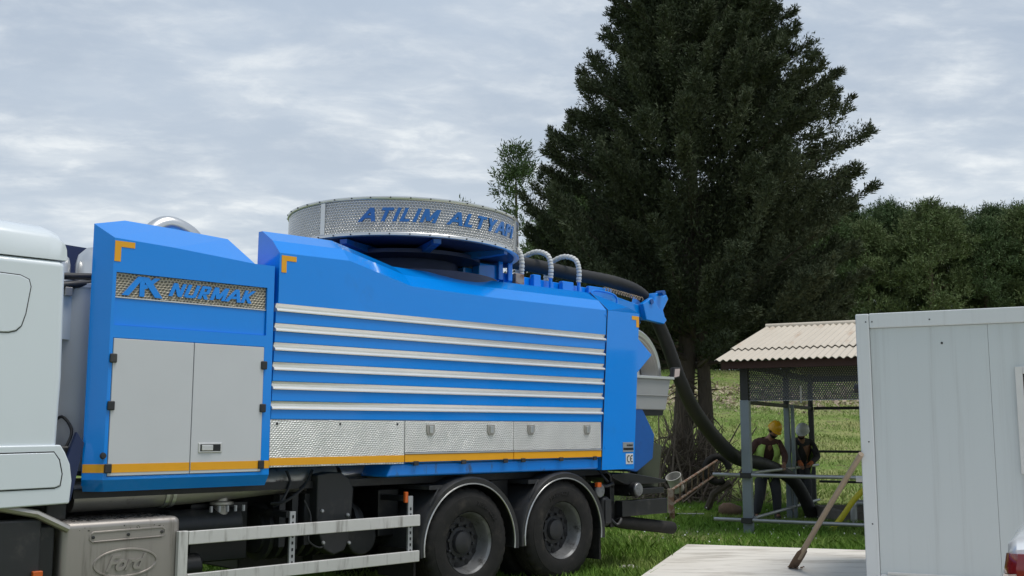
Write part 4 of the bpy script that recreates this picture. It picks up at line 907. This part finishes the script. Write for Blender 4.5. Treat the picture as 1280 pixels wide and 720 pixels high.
# ================================================================ PEOPLE
def skin(name, P, edges, root, material, parent, sub=2):
    keys = list(P); me = bpy.data.meshes.new(name); me.from_pydata([P[k][0] for k in keys], [(keys.index(a), keys.index(b)) for a, b in edges], [])
    me.materials.append(MATS[material]); o = bpy.data.objects.new(name, me); COL.objects.link(o); o.parent = parent
    s = o.modifiers.new('skin', 'SKIN'); s.use_smooth_shade = True
    for i, k in enumerate(keys):
        r = P[k][1]; d = me.skin_vertices[0].data[i]; d.radius = (r, r) if not isinstance(r, tuple) else r; d.use_root = (k == root)
    u = o.modifiers.new('sub', 'SUBSURF'); u.levels = sub; u.render_levels = sub
    return o
def person(loc, J, label, cols):
    """J: joints relative to loc: pelvis, chest, neck, head, shoulderL/R, elbowL/R, wristL/R, hipL/R, kneeL/R, ankleL/R; x right in picture, -y to camera"""
    root = empty('person', loc, 0, label, 'person', 'workers at the hose')
    V = {k: Vector(v) for k, v in J.items()}
    up = (V['head'] - V['neck']).normalized(); face = Vector(cols['face']).normalized(); face = (face - up * face.dot(up)).normalized(); sd_ = up.cross(face)
    P = {'pelvis': (V['pelvis'], (.13, .11)), 'waist': (V['pelvis'].lerp(V['chest'], .5), (.13, .105)), 'chest': (V['chest'], (.15, .115)), 'neck': (V['neck'], .058),
         'jaw': (V['head'] - up * .06 + face * .025, (.068, .075)), 'head': (V['head'] + up * .02, (.078, .095)), 'crown': (V['head'] + up * .10, (.055, .065))}
    E = [('pelvis', 'waist'), ('waist', 'chest'), ('chest', 'neck'), ('neck', 'jaw'), ('jaw', 'head'), ('head', 'crown')]
    for s in 'LR':
        P |= {'sh' + s: (V['shoulder' + s], .062), 'el' + s: (V['elbow' + s], .045), 'wr' + s: (V['wrist' + s], .03), 'hip' + s: (V['hip' + s], .09), 'kn' + s: (V['knee' + s], .058), 'an' + s: (V['ankle' + s], .04)}
        h = (V['wrist' + s] - V['elbow' + s]).normalized(); bend = Vector(cols.get('bend' + s, (0, 0, -1))); pal = V['wrist' + s] + h * .055; lat = h.cross(bend).normalized()
        P['pm' + s] = (pal, (.042, .02)); P['to' + s] = (V['ankle' + s] + Vector((cols['toe'][0], cols['toe'][1], -.055)), .036)
        E += [('chest', 'sh' + s), ('sh' + s, 'el' + s), ('el' + s, 'wr' + s), ('wr' + s, 'pm' + s), ('pelvis', 'hip' + s), ('hip' + s, 'kn' + s), ('kn' + s, 'an' + s), ('an' + s, 'to' + s)]
        for q, (lo, ln) in enumerate(((-.030, .07), (-.010, .08), (.010, .075), (.030, .058))):
            a = pal + h * .045 + lat * lo; b = a + h * ln * .5 + bend * .012; c = b + (h * .4 + bend).normalized() * ln * .55
            P[f'f{q}a' + s] = (a, .010); P[f'f{q}b' + s] = (b, .009); P[f'f{q}c' + s] = (c, .008)
            E += [('pm' + s, f'f{q}a' + s), (f'f{q}a' + s, f'f{q}b' + s), (f'f{q}b' + s, f'f{q}c' + s)]
        t0 = pal - h * .01 - lat * .045; t1 = t0 + (h - lat * .5 + bend * .4).normalized() * .045
        P['ta' + s] = (t0, .012); P['tb' + s] = (t1, .009); E += [('pm' + s, 'ta' + s), ('ta' + s, 'tb' + s)]
    skin('body', P, E, 'pelvis', 'skin', root)
    def sub(keys, k=1.15, add=.012):
        q = {}
        for n in keys:
            p, r = P[n]; q[n] = (p, tuple(x * k + add for x in r) if isinstance(r, tuple) else r * k + add)
        return q
    jk = sub(['waist', 'chest', 'shL', 'shR', 'elL', 'elR', 'wrL', 'wrR']); jk['col'] = (V['neck'] - up * .01, .07); jk['hem'] = (V['pelvis'], (.155, .13))
    skin('jacket', jk, [('hem', 'waist'), ('waist', 'chest'), ('chest', 'col'), ('chest', 'shL'), ('chest', 'shR'), ('shL', 'elL'), ('elL', 'wrL'), ('shR', 'elR'), ('elR', 'wrR')], 'chest', cols['jacket'], root)
    tr_ = sub(['pelvis', 'hipL', 'hipR', 'knL', 'knR', 'anL', 'anR'], 1.22, .026)
    skin('trousers', tr_, [('pelvis', 'hipL'), ('hipL', 'knL'), ('knL', 'anL'), ('pelvis', 'hipR'), ('hipR', 'knR'), ('knR', 'anR')], 'pelvis', 'trousers', root)
    # open vest: ring sections round the torso with a gap at the front
    secs = []
    for f, rx, ry in ((-.38, .235, .225), (-.15, .245, .235), (.2, .24, .23), (.5, .24, .235), (.8, .25, .235), (1.0, .235, .22), (1.22, .16, .15)):
        c = V['pelvis'].lerp(V['chest'], f); ax = (V['shoulderR'] - V['shoulderL']).normalized(); axis = (V['chest'] - V['pelvis']).normalized(); fw = axis.cross(ax).normalized()
        if fw.dot(face) < 0: fw = -fw
        gap = cols.get('gap', 26) + (8 if f > .7 else 0)
        secs.append([c + ax * rx * math.sin(R(a)) + fw * ry * math.cos(R(a)) for a in np.linspace(gap, 360 - gap, 22)])
    G().loft(secs, closed=False, cap=False).obj('vest', 'vest', root, smooth=60, solid=.012)
    bd = [[p + (p - V['pelvis'].lerp(V['chest'], f)).normalized() * .010 for p in secs[i]] for i, f in ((2, .2), (3, .5))]
    lo = [bd[0][j].lerp(bd[1][j], .25) for j in range(22)]; hi = [bd[0][j].lerp(bd[1][j], .55) for j in range(22)]
    G().loft([lo, hi], closed=False, cap=False).obj('reflective_band', 'vest_band', root, smooth=60, solid=.004)
    # head details
    M = Matrix((sd_, face, up)).transposed().to_4x4(); M.translation = V['head']
    def loc_(x, y, z): return M @ Vector((x, y, z))
    g = G().lathe([(.0, .155), (.05, .148), (.095, .115), (.118, .06), (.122, .02), (.128, .015), (.128, .005), (.112, .01)], (0, 0, 0), 'z', 24)
    g.add([(.10 * math.cos(a), .10 * math.sin(a), .018) for a in [R(30 + 12 * i) for i in range(11)]] + [(.115 * math.cos(a) * 1.02, .115 * math.sin(a) + .055 * math.sin(a), .002) for a in [R(30 + 12 * i) for i in range(11)]], [(i, i + 1, 12 + i, 11 + i) for i in range(10)])
    for dx in (-.03, 0, .03): g.tube([(dx, .10, .09), (dx, .05, .14), (dx, -.03, .155), (dx, -.09, .11)], .007, 6)
    ho = g.obj('helmet', cols['helmet'], root, smooth=45); ho.matrix_local = M @ Matrix.Translation((0, -.005, .035))
    g = G().lathe([(.0, .085), (.05, .07), (.088, .02), (.085, -.03), (.06, -.055)], (0, -.022, .0), 'z', 16); h1 = g.obj('hair', 'hair', root, smooth=60); h1.matrix_local = M
    g = G().lathe([(.0, -.05), (.04, -.045), (.062, -.015), (.066, .02)], (0, .045, -.065), 'z', 16); h2 = g.obj('beard', 'hair', root, smooth=60); h2.matrix_local = M
    g = G(); g.tube([(0, .095, .02), (0, .118, -.012), (0, .10, -.022)], [.009, .015, .008], 8); o = g.obj('nose', 'skin', root, smooth=60); o.matrix_local = M
    for dx in (-.033, .033):
        e = G().lathe([(0, .011), (.008, .008), (.011, 0), (.008, -.008), (0, -.011)], (dx, .088, .022), 'z', 10).obj('eye', 'eye', root, smooth=60); e.matrix_local = M
        e = G().tube([(dx * 2.5, -.005, .03), (dx * 2.62, -.012, .0), (dx * 2.45, -.005, -.03)], [.012, .018, .01], 8).obj('ear', 'skin', root, smooth=60); e.matrix_local = M
    e = G().tube([(-.025, .098, -.045), (0, .104, -.047), (.025, .098, -.045)], .006, 6).obj('mouth', 'jacket_maroon', root, smooth=60); e.matrix_local = M
    for s in 'LR':
        a = V['ankle' + s]; t = Vector((cols['toe'][0], cols['toe'][1], 0)).normalized(); sd2 = Vector((-t.y, t.x, 0)); secs = []
        for f, wd, hh in ((-.08, .035, .07), (-.06, .045, .15), (.03, .048, .14), (.08, .047, .085), (.15, .045, .07), (.185, .03, .045)):
            c = Vector((a.x, a.y, 0)) + t * f; z0 = a.z - .09; secs.append([c + sd2 * wd + Vector((0, 0, z0)), c + sd2 * wd * .9 + Vector((0, 0, z0 + hh * .7)), c + Vector((0, 0, z0 + hh)), c - sd2 * wd * .9 + Vector((0, 0, z0 + hh * .7)), c - sd2 * wd + Vector((0, 0, z0))])
        G().loft(secs).obj('boot', 'boot', root, smooth=60)
        if cols.get('glove'):
            p = V['wrist' + s]; h = (p - V['elbow' + s]).normalized(); G().tube([p - h * .03, p + h * .02, p + h * .09, p + h * .11], [.04, .042, .04, .02], 12).obj('glove', 'glove', root, smooth=60)
    return root
# worker in yellow helmet, holding the hose with both hands, looking down
person((4.60, 19.15, .035), dict(pelvis=(-.07, .06, .89), chest=(-.05, -.10, 1.28), neck=(-.01, -.18, 1.44), head=(.04, -.27, 1.565),
    shoulderL=(-.25, -.13, 1.35), elbowL=(-.42, -.20, 1.12), wristL=(-.33, -.44, 1.06), shoulderR=(.15, -.15, 1.35), elbowR=(.24, -.22, 1.12), wristR=(.16, -.44, .99),
    hipL=(-.14, .02, .86), kneeL=(-.19, -.06, .47), ankleL=(-.25, .02, .09), hipR=(.06, .02, .86), kneeR=(.11, -.04, .47), ankleR=(.13, .04, .09)),
    'worker in yellow helmet and open green vest holding the hose', dict(face=(.25, -.8, -.55), toe=(.0, -.14), jacket='jacket_maroon', helmet='helmet_yellow', bendL=(.2, -.3, -.9), bendR=(-.2, -.3, -.9), gap=14))
person((5.44, 20.2, .04), dict(pelvis=(.0, .12, .87), chest=(.02, -.12, 1.24), neck=(-.02, -.22, 1.40), head=(-.03, -.33, 1.53),
    shoulderL=(-.16, -.16, 1.36), elbowL=(-.20, -.42, 1.13), wristL=(-.18, -.66, .98), shoulderR=(.20, -.08, 1.34), elbowR=(.26, -.28, 1.08), wristR=(.05, -.55, .97),
    hipL=(-.11, .06, .84), kneeL=(-.12, -.04, .46), ankleL=(-.13, .05, .09), hipR=(.09, .06, .84), kneeR=(.12, .0, .46), ankleR=(.12, .08, .09)),
    'bending worker in white helmet and dark jacket behind the middle shelter post', dict(face=(-.55, -.7, -.45), toe=(-.03, -.14), jacket='jacket_dark', helmet='helmet_white', bendL=(0, -.3, -.9), bendR=(-.3, -.3, -.9), glove=True, gap=42))

# ================================================================ WHITE CAR (rear corner in view)
CAR = empty('white_car', (3.07, 6.60, 0.052), ang - R(2), 'white car parked in front of the container, red tail lamp showing', 'car')
def car_sec(x, zb, zt, hw, ins):
    return [(x, y, z) for y, z in ((hw * .93 * -1, zb), (-hw, zb + .12), (-hw, zb + (zt - zb) * .55), (-hw + ins * .4, zt - .05), (-hw + ins, zt), (hw - ins, zt), (hw - ins * .4, zt - .05), (hw, zb + (zt - zb) * .55), (hw, zb + .12), (hw * .93, zb))]
cb_ = G().loft([car_sec(0, .42, .93, .70, .10), car_sec(.05, .30, .965, .80, .13), (car_sec(.35, .26, 1.0, .87, .17)), car_sec(1.0, .22, 1.02, .89, .14), car_sec(2.2, .22, .99, .89, .12), car_sec(3.3, .22, .96, .88, .13), car_sec(4.1, .26, .82, .82, .18), car_sec(4.35, .36, .70, .68, .2)]).obj('car_body', 'car_white', CAR, smooth=45)
G().loft([[(x, y, z) for y, z in ((-hw, 1.0), (-hi, zt), (hi, zt), (hw, 1.0))] for x, hw, hi, zt in ((.55, .74, .70, 1.04), (1.15, .76, .62, 1.40), (1.9, .76, .62, 1.46), (2.5, .76, .62, 1.42), (3.25, .74, .68, 1.0))]).obj('cabin_glass', 'glass_dark', CAR, smooth=40)
G().loft([[(x, y, z) for y, z in ((-.60, z0), (-.55, z1), (.55, z1), (.60, z0))] for x, z0, z1 in ((1.12, 1.39, 1.41), (1.9, 1.455, 1.475), (2.5, 1.415, 1.435))]).obj('roof', 'car_white', CAR, smooth=40)
for sg in (-1, 1):
    q = sg
    pth = [(-.016, .40, .77, .86), (-.020, .58, .74, .88), (-.016, .69, .73, .89), (.012, .765, .735, .895), (.05, .822, .745, .90), (.16, .848, .77, .905), (.30, .878, .81, .905), (.44, .892, .87, .90)]
    tl_ = G().loft([[(x, q * y, z0), (x - .004, q * (y + .006), (z0 + z1) / 2), (x + .01, q * (y - .012), z1), (x + .05, q * (y - .06), z1), (x + .05, q * (y - .06), z0)] for x, y, z0, z1 in pth]).obj('tail_lamp', 'lamp_red', CAR, smooth=40)
    G().loft([[(x - .008, q * (y + .008), z0 + .012), (x - .010, q * (y + .010), z0 + .05), (x + .03, q * (y - .04), z0 + .05), (x + .03, q * (y - .04), z0 + .012)] for x, y, z0, z1 in pth[1:5]]).obj('reverse_lens', 'lamp_clear', tl_)
G().box(-.04, .03, -.72, .72, .36, .56).obj('bumper', 'car_white', CAR, bevel=.03)
for x in (.82, 3.5):
    for y, f in ((-.80, 0), (.80, 1)):
        wv = G().lathe([(.0, .01), (.19, .0), (.20, -.01), (.21, .0), (.30, -.005), (.315, .02), (.315, .18), (.29, .2), (.0, .2)], (0, 0, 0), 'y', 28).obj('wheel', 'rubber', CAR, smooth=35)
        wv.location = (x, y - .1 if not f else y + .1, .315 + .05); wv.rotation_euler = (0, 0, math.pi if f else 0)
        G().lathe([(.0, -.012), (.19, -.012), (.195, -.004)], (0, 0, 0), 'y', 20).obj('wheel_cover', 'rim', wv)

# ================================================================ BIG CYPRESS
def tube_np(*a): pass
TX, TY = 4.15, 24.2; tzb = float(tz(TX, TY))
CY = empty('cypress_tree', (TX, TY, tzb), 0, 'huge dark cypress tree towering behind the rear of the truck', 'tree')
tk = G()
tk.tube(smooth_path([(-.30, 0, -.2), (-.30, .0, .5), (-.26, 0, 1.6), (-.15, .0, 3.2), (.05, 0, 6.0)], 4), [.30 - .008 * i for i in range(17)], 12)
tk.tube(smooth_path([(.22, -.15, -.2), (.22, -.15, .5), (.24, -.12, 1.6), (.22, -.05, 3.2), (.1, 0, 7.0), (.1, 0, 11.0), (.2, 0, 14.2)], 4), [.27 - .0105 * i for i in range(25)], 12)
for k in range(60):
    s = random.choice((-.3, .22)); z = random.uniform(.5, 3.4); a = random.uniform(0, 6.28); l = random.uniform(.12, .7)
    p = Vector((s + .2 * math.cos(a), -.08 + .2 * math.sin(a), z)); d = Vector((math.cos(a), math.sin(a), random.uniform(-.7, .3)))
    tk.tube([p, p + d * l * .5, p + d * l + Vector((0, 0, -.1 * l))], [.022, .014, .005], 5, cap=False)
tk.obj('trunk', 'bark', CY, smooth=60)
PH = np.array([2.6, 3.4, 4.5, 6.0, 7.9, 9.8, 11.8, 13.4, 14.8]); PR = np.array([1.9, 3.0, 3.75, 3.95, 3.75, 3.05, 2.0, 1.05, .15])
def crown(limbs, per, sprigs, nleaf, L, Wd):
    B = []; D = []; S = []
    lim = G()
    for i in range(limbs):
        ht = 3.75 + (14.6 - 3.75) * ((i + rng.random()) / limbs) ** 1.12; az = rng.random() * 2 * math.pi
        prof = np.interp(ht, PH, PR); rr_ = prof * rng.choice([rng.uniform(.88, 1.06), rng.uniform(.5, .9)], p=[.62, .38])
        c = np.array([math.cos(az), math.sin(az), 0]); h0 = max(3.0, ht - rr_ * rng.uniform(.30, .62))
        ox = np.interp(ht, [3, 6, 9, 11.8, 14.6], [-.15, -.2, .5, .1, .1]); ht2 = ht + rng.normal() * .35; dr_ = rng.uniform(.05, .55)
        p0 = np.array([.1, 0, h0]); p2 = np.array([.1 + ox, 0, ht2]) + c * rr_; p1 = np.array([.1 + ox * .5, 0, h0 + dr_ * (ht2 - h0)]) + c * rr_ * rng.uniform(.5, .72)
        if i % 3 == 0: lim.tube([Vector(p0), Vector(p0 * .25 + p1 * .5 + p2 * .25), Vector(p2 * .93 + p1 * .07)], [.05, .03, .008], 5, cap=False)
        pl_ = rng.uniform(1.2, 2.6); t0 = max(.08, 1 - pl_ / max(rr_, .6)); 
        t = t0 + (1 - t0) * rng.random(per) ** .85; tt_ = t[:, None]
        b = (1 - tt_) ** 2 * p0 + 2 * tt_ * (1 - tt_) * p1 + tt_ * tt_ * p2; ld = unit(2 * (1 - tt_) * (p1 - p0) + 2 * tt_ * (p2 - p1))
        q_ = (t - t0) / (1 - t0 + 1e-6); fat = (.52 * (1 - q_) ** .75 + .09) * rng.uniform(.6, 1.3) * np.clip(q_ * 4 + .35, 0, 1)
        rv_ = rng.normal(size=(per, 3)); rv_ = unit(rv_ - ld * np.sum(rv_ * ld, 1, keepdims=True)); rv_[:, 2] *= .7
        bd = unit(ld * .80 + rv_ * .62 + np.array([0, 0, .30])); bl = fat * rng.uniform(.8, 1.5, per)
        s = np.tile(np.linspace(.12, 1, sprigs), (per, 1))[..., None]
        q = b[:, None] + bd[:, None] * s * bl[:, None, None] + rng.normal(size=(per, sprigs, 3)) * .018
        sd2 = unit(bd[:, None] * 1.0 + rng.normal(size=(per, sprigs, 3)) * .38)
        sz = (1.12 - .45 * s[..., 0])
        for k in range(nleaf):
            B.append((q + rng.normal(size=q.shape) * .022).reshape(-1, 3)); D.append(unit(sd2 + rng.normal(size=sd2.shape) * .38).reshape(-1, 3)); S.append(sz.reshape(-1))
    B = np.concatenate(B); D = np.concatenate(D); S = np.concatenate(S)
    v, f = leaves(B, D, L * S * rng.uniform(.7, 1.3, len(B)), Wd * S * rng.uniform(.7, 1.3, len(B)))
    return v, f, lim
v, f, lim = crown(540, 64, 6, 3, .12, .034)
n_ = 130000; hh_ = rng.uniform(3.7, 14.0, n_); ra_ = np.interp(hh_, PH, PR) * .62 * np.sqrt(rng.random(n_)); aa_ = rng.random(n_) * 6.283
vi, fi = leaves(np.stack([ra_ * np.cos(aa_) + .1, ra_ * np.sin(aa_), hh_], 1), unit(np.stack([np.cos(aa_), np.sin(aa_), np.full(n_, .6)], 1) + rng.normal(size=(n_, 3)) * .5), rng.uniform(.07, .15, n_), rng.uniform(.022, .04, n_))
f = np.concatenate([f, fi + len(v)]); v = np.concatenate([v, vi])
lim.obj('limbs', 'bark', CY, recalc=False)
cr_o = fast_mesh('crown', v, f, 'cypress', CY); cr_o['kind'] = 'stuff'

# ================================================================ PINES
def pine_mesh(seed, H, Rm, shoots, mname, thin=False):
    g = np.random.default_rng(seed); B = []; D = []
    n = shoots; nc = 125 if not thin else max(14, shoots // 22)
    ht_ = H * ((.04 if not thin else .35) + (.96 if not thin else .65) * g.random(nc) ** .75); ht_[:3] = H * np.array([.99, .95, .92])
    prof = Rm * np.clip(np.sin(np.pi * np.clip((ht_ / H * .9 + .08), 0, .985) ** 1.05) * 1.15, .06, 1)
    ca = g.random(nc) * 6.283; cr_ = prof * g.uniform(.55, 1.05, nc); cc = np.stack([cr_ * np.cos(ca), cr_ * np.sin(ca), ht_], 1); crad = g.uniform(.38, .78, nc) * (1 if not thin else .6)
    ci = g.integers(0, nc, n); dv_ = unit(g.normal(size=(n, 3)) + np.array([0, 0, .35])); c = cc[ci] + dv_ * (crad[ci] * g.random(n) ** .4)[:, None] * np.array([1, 1, .72])
    az = np.arctan2(c[:, 1], c[:, 0])
    dr = unit(dv_ * .6 + np.stack([np.cos(az) * .25, np.sin(az) * .25, np.full(n, .75)], 1) + g.normal(size=(n, 3)) * .18)
    k = 9; s = np.linspace(0, 1, k)[None, :, None]; ln = g.uniform(.22, .50, n)[:, None, None]
    q = c[:, None] + dr[:, None] * s * ln + g.normal(size=(n, k, 3)) * .04
    d = unit(dr[:, None] * .8 + g.normal(size=(n, k, 3)) * .6)
    m = q.reshape(-1, 3); dd = d.reshape(-1, 3)
    return leaves(m, dd, g.uniform(.14, .26, len(m)), g.uniform(.035, .06, len(m)))
def pine_tree(proto, x, y, s, rz, label, hz=1.0):
    root = empty('pine_tree', (x, y, float(tz(x, y)) - .1), rz, label, 'tree', 'pine trees at the edge of the wood'); root.scale = (s, s, s * hz)
    for ch in proto:
        c = ch.copy(); COL.objects.link(c); c.parent = root
    return root
PROTO = []
for sdd, mn in ((1, 'pine'), (2, 'pine_b'), (3, 'pine')):
    v, f = pine_mesh(sdd, 9.4, 2.6, 4800, mn); c = fast_mesh('crown', v, f, mn); c['kind'] = 'stuff'
    t = G().tube([(0, 0, -.3), (.05, 0, 3), (0, .05, 6), (0, 0, 8.8)], [.19, .16, .11, .03], 8)
    for k in range(26):
        a = random.uniform(0, 6.28); z = random.uniform(1.5, 8.2); l = random.uniform(.8, 2.0) * (1 - z / 11); t.tube([(0, 0, z), (math.cos(a) * l, math.sin(a) * l, z + l * .45)], [.04, .01], 5, cap=False)
    PROTO.append((c, t.obj('trunk', 'bark_pine', None, smooth=60)))
spots = []
for row, (yy, x0, x1, st) in enumerate(((62.0, 6.5, 36, 3.0), (65.5, 5.0, 40, 3.1), (69.5, 3.5, 44, 3.3))):
    x = x0
    while x < x1: spots.append((x + random.uniform(-.6, .6), yy + random.uniform(-1.0, 1.0), random.uniform(.98, 1.13) + .05 * row, row)); x += st
labels = ['pine at the front edge of the wood', 'pine in the second row of the wood', 'pine at the back of the wood']
for i, (x, y, s, row) in enumerate(spots):
    order = sum(1 for q in spots[:i] if q[3] == row) + 1
    words = ['first', 'second', 'third', 'fourth', 'fifth', 'sixth', 'seventh', 'eighth', 'ninth', 'tenth', 'eleventh', 'twelfth', 'thirteenth', 'fourteenth']
    pine_tree(PROTO[i % 3], x, y, s * .96, random.uniform(0, 6.28), f'green {labels[row]}, {words[min(order - 1, 13)]} from the left')
def slim_pine(x, y, H, Rm, label, n):
    root = empty('pine_tree', (x, y, float(tz(x, y)) - .1), 0, label, 'tree', 'pine trees at the edge of the wood')
    v, f = pine_mesh(int(H * 10), H, Rm, n, 'pine_b', True); c = fast_mesh('crown', v, f, 'pine_b', root); c['kind'] = 'stuff'
    G().tube([(0, 0, -.3), (.05, 0, H * .5), (0, 0, H * .95)], [.16, .11, .02], 8).obj('trunk', 'bark_pine', root, smooth=60)
slim_pine(.15, 40, 11.2, 1.5, 'slim pine rising just left of the big cypress', 700)
slim_pine(-2.0, 46, 9.4, .9, 'lone pine tip peeking over the steel ring', 260)
slim_pine(2.2, 42, 10.0, 1.9, 'bushy pine half hidden behind the left of the cypress', 1500)
for c, t in PROTO:
    bpy.data.objects.remove(c); bpy.data.objects.remove(t)

n = 42000; x = rng.uniform(2, 46, n); y = rng.uniform(62.5, 72, n); z = tz(x, y) + 2.3 * rng.random(n) * (.65 + .35 * np.sin(x * 1.7 + y))
v, f = leaves(np.stack([x, y, z], 1), unit(rng.normal(size=(n, 3)) + np.array([0, 0, .5])), rng.uniform(.15, .34, n), rng.uniform(.06, .13, n))
tag(fast_mesh('undergrowth', v, f, 'pine_b'), 'dark undergrowth filling the floor of the wood', 'undergrowth', kind='stuff')
# ================================================================ BRUSH PILE, GRASS
tw_ = G()
for k in range(620):
    a = random.uniform(0, 6.28); r = abs(random.gauss(0, .75)); bx, by = 3.75 + r * math.cos(a) * 1.0, 23.0 + r * math.sin(a) * .6
    bz = float(tz(bx, by)) + max(0, random.uniform(0, 1.5 * max(.1, 1 - r / 1.5)))
    d = Vector((random.gauss(0, .5), random.gauss(0, .3), random.gauss(.35, .6))).normalized(); l = random.uniform(.3, 1.2)
    p = Vector((bx, by, bz)); m = p + d * l * .5 + Vector((random.gauss(0, .06), random.gauss(0, .06), random.gauss(0, .06))); rr0 = random.uniform(.006, .018)
    tw_.tube([p, m, p + d * l], [rr0, rr0 * .8, rr0 * .4], 4, cap=False)
for k in range(9):
    p = Vector((2.7 + .2 * k, 22.4, .1)); d = Vector((random.gauss(.4, .5), .1, random.uniform(.5, 1))).normalized(); tw_.tube([p, p + d * 1.0, p + d * 2.0 + Vector((0, 0, -.1))], [.028, .022, .012], 6, cap=False)
br = tw_.obj('brush_pile', 'twig', recalc=False); tag(br, 'tangled heap of dead branches round the foot of the cypress', 'brush', kind='stuff')

SLAB = [(2.34, 14.49), (-.6, 5.3), (8.2, 1.2), (13., 11.0)]
def inside(x, y, poly):
    r = np.zeros(len(x), bool); n = len(poly); j = n - 1
    for i in range(n):
        xi, yi = poly[i]; xj, yj = poly[j]; c = ((yi > y) != (yj > y)) & (x < (xj - xi) * (y - yi) / (yj - yi + 1e-12) + xi); r ^= c; j = i
    return r
def grass(name, n, x0, x1, y0, y1, hmin, hmax, wd, material, label, wedge=True):
    x = rng.uniform(x0, x1, n); y = rng.uniform(y0, y1, n)
    keep = ~inside(x, y, SLAB)
    if wedge: keep &= (np.abs(x) < y * .62 + 2.5)
    pat = np.sin(x * 1.3 + np.sin(y * .9) * 1.7) + np.sin(y * 1.7 + x * .6) * .8
    keep &= rng.random(n) < np.clip(.80 + .22 * pat, .25, 1)
    x, y, pat = x[keep], y[keep], pat[keep]; m = len(x); z = tz(x, y)
    h = rng.uniform(hmin, hmax, m) * (1 + .22 * pat); a = rng.random(m) * 6.283; bend = rng.normal(size=(m, 2)) * h[:, None] * .45; w_ = wd * rng.uniform(.6, 1.4, m)
    b = np.stack([x, y, z - .01], 1); s = np.stack([np.cos(a) * w_, np.sin(a) * w_, 0 * a], 1)
    mid = b + np.stack([bend[:, 0] * .3, bend[:, 1] * .3, h * .6], 1); tip = b + np.stack([bend[:, 0], bend[:, 1], h], 1)
    co = np.stack([b - s, b + s, mid + s * .7, tip, mid - s * .7], 1).reshape(-1, 3)
    o = fast_mesh(name, co, np.arange(5 * m).reshape(m, 5), material); return tag(o, label, 'grass', kind='stuff')
grass('grass', 190000, -5.5, 9.5, 8.5, 22.5, .05, .15, .0055, 'grass', 'short green grass round the truck, slab and shelter')
grass('near_grass', 70000, -9, 3, 2.5, 8.5, .05, .14, .0055, 'grass', 'short green grass in the foreground beside the concrete slab', wedge=False)
grass('field_grass', 150000, -6, 28, 22.5, 61, .05, .14, .016, 'field_grass', 'rough grass of the field rising behind the shelter')
# small daisies / pale bits and dry rubble on the field band
n = 600; x = rng.uniform(2, 8, n); y = rng.uniform(14.6, 21, n); k = ~inside(x, y, SLAB) & (rng.random(n) < .35); x, y = x[k], y[k]; z = tz(x, y) + rng.uniform(.05, .13, len(x))
v, f = leaves(np.stack([x, y, z], 1), unit(rng.normal(size=(len(x), 3)) + np.array([0, 0, .4])), np.full(len(x), .03), np.full(len(x), .03))
tag(fast_mesh('daisies', v, f, 'white_plastic'), 'tiny white flowers scattered in the near grass', 'flowers', kind='stuff')
n = 3000; x = rng.uniform(-4, 28, n); y = rng.normal(52.8, 2.2, n); z = tz(x, y) + .06
v, f = leaves(np.stack([x, y, z], 1), unit(rng.normal(size=(n, 3)) * np.array([1, 1, .45]) + np.array([0, 0, .15])), rng.uniform(.1, .45, n), rng.uniform(.05, .2, n))
tag(fast_mesh('cut_debris', v, f, 'debris'), 'pale band of cut wood and rubble across the field', 'debris', kind='stuff')

for o in bpy.data.objects:
    if o.name.split('.')[0] in ('wheel_nuts', 'hand_holes', 'case_bolts', 'flange_bolts', 'slot_bolts', 'mud_spots', 'post_holes', 'rivets', 'rim_screws', 'sleeve_segments', 'mud_crumbs', 'pipe_clamps', 'cables', 'brake_hoses', 'air_hoses', 'limbs', 'reel_ribs', 'logo_lettering', 'ring_lettering', 'embossed_lettering', 'tyre_lettering'):
        o['kind'] = 'stuff'
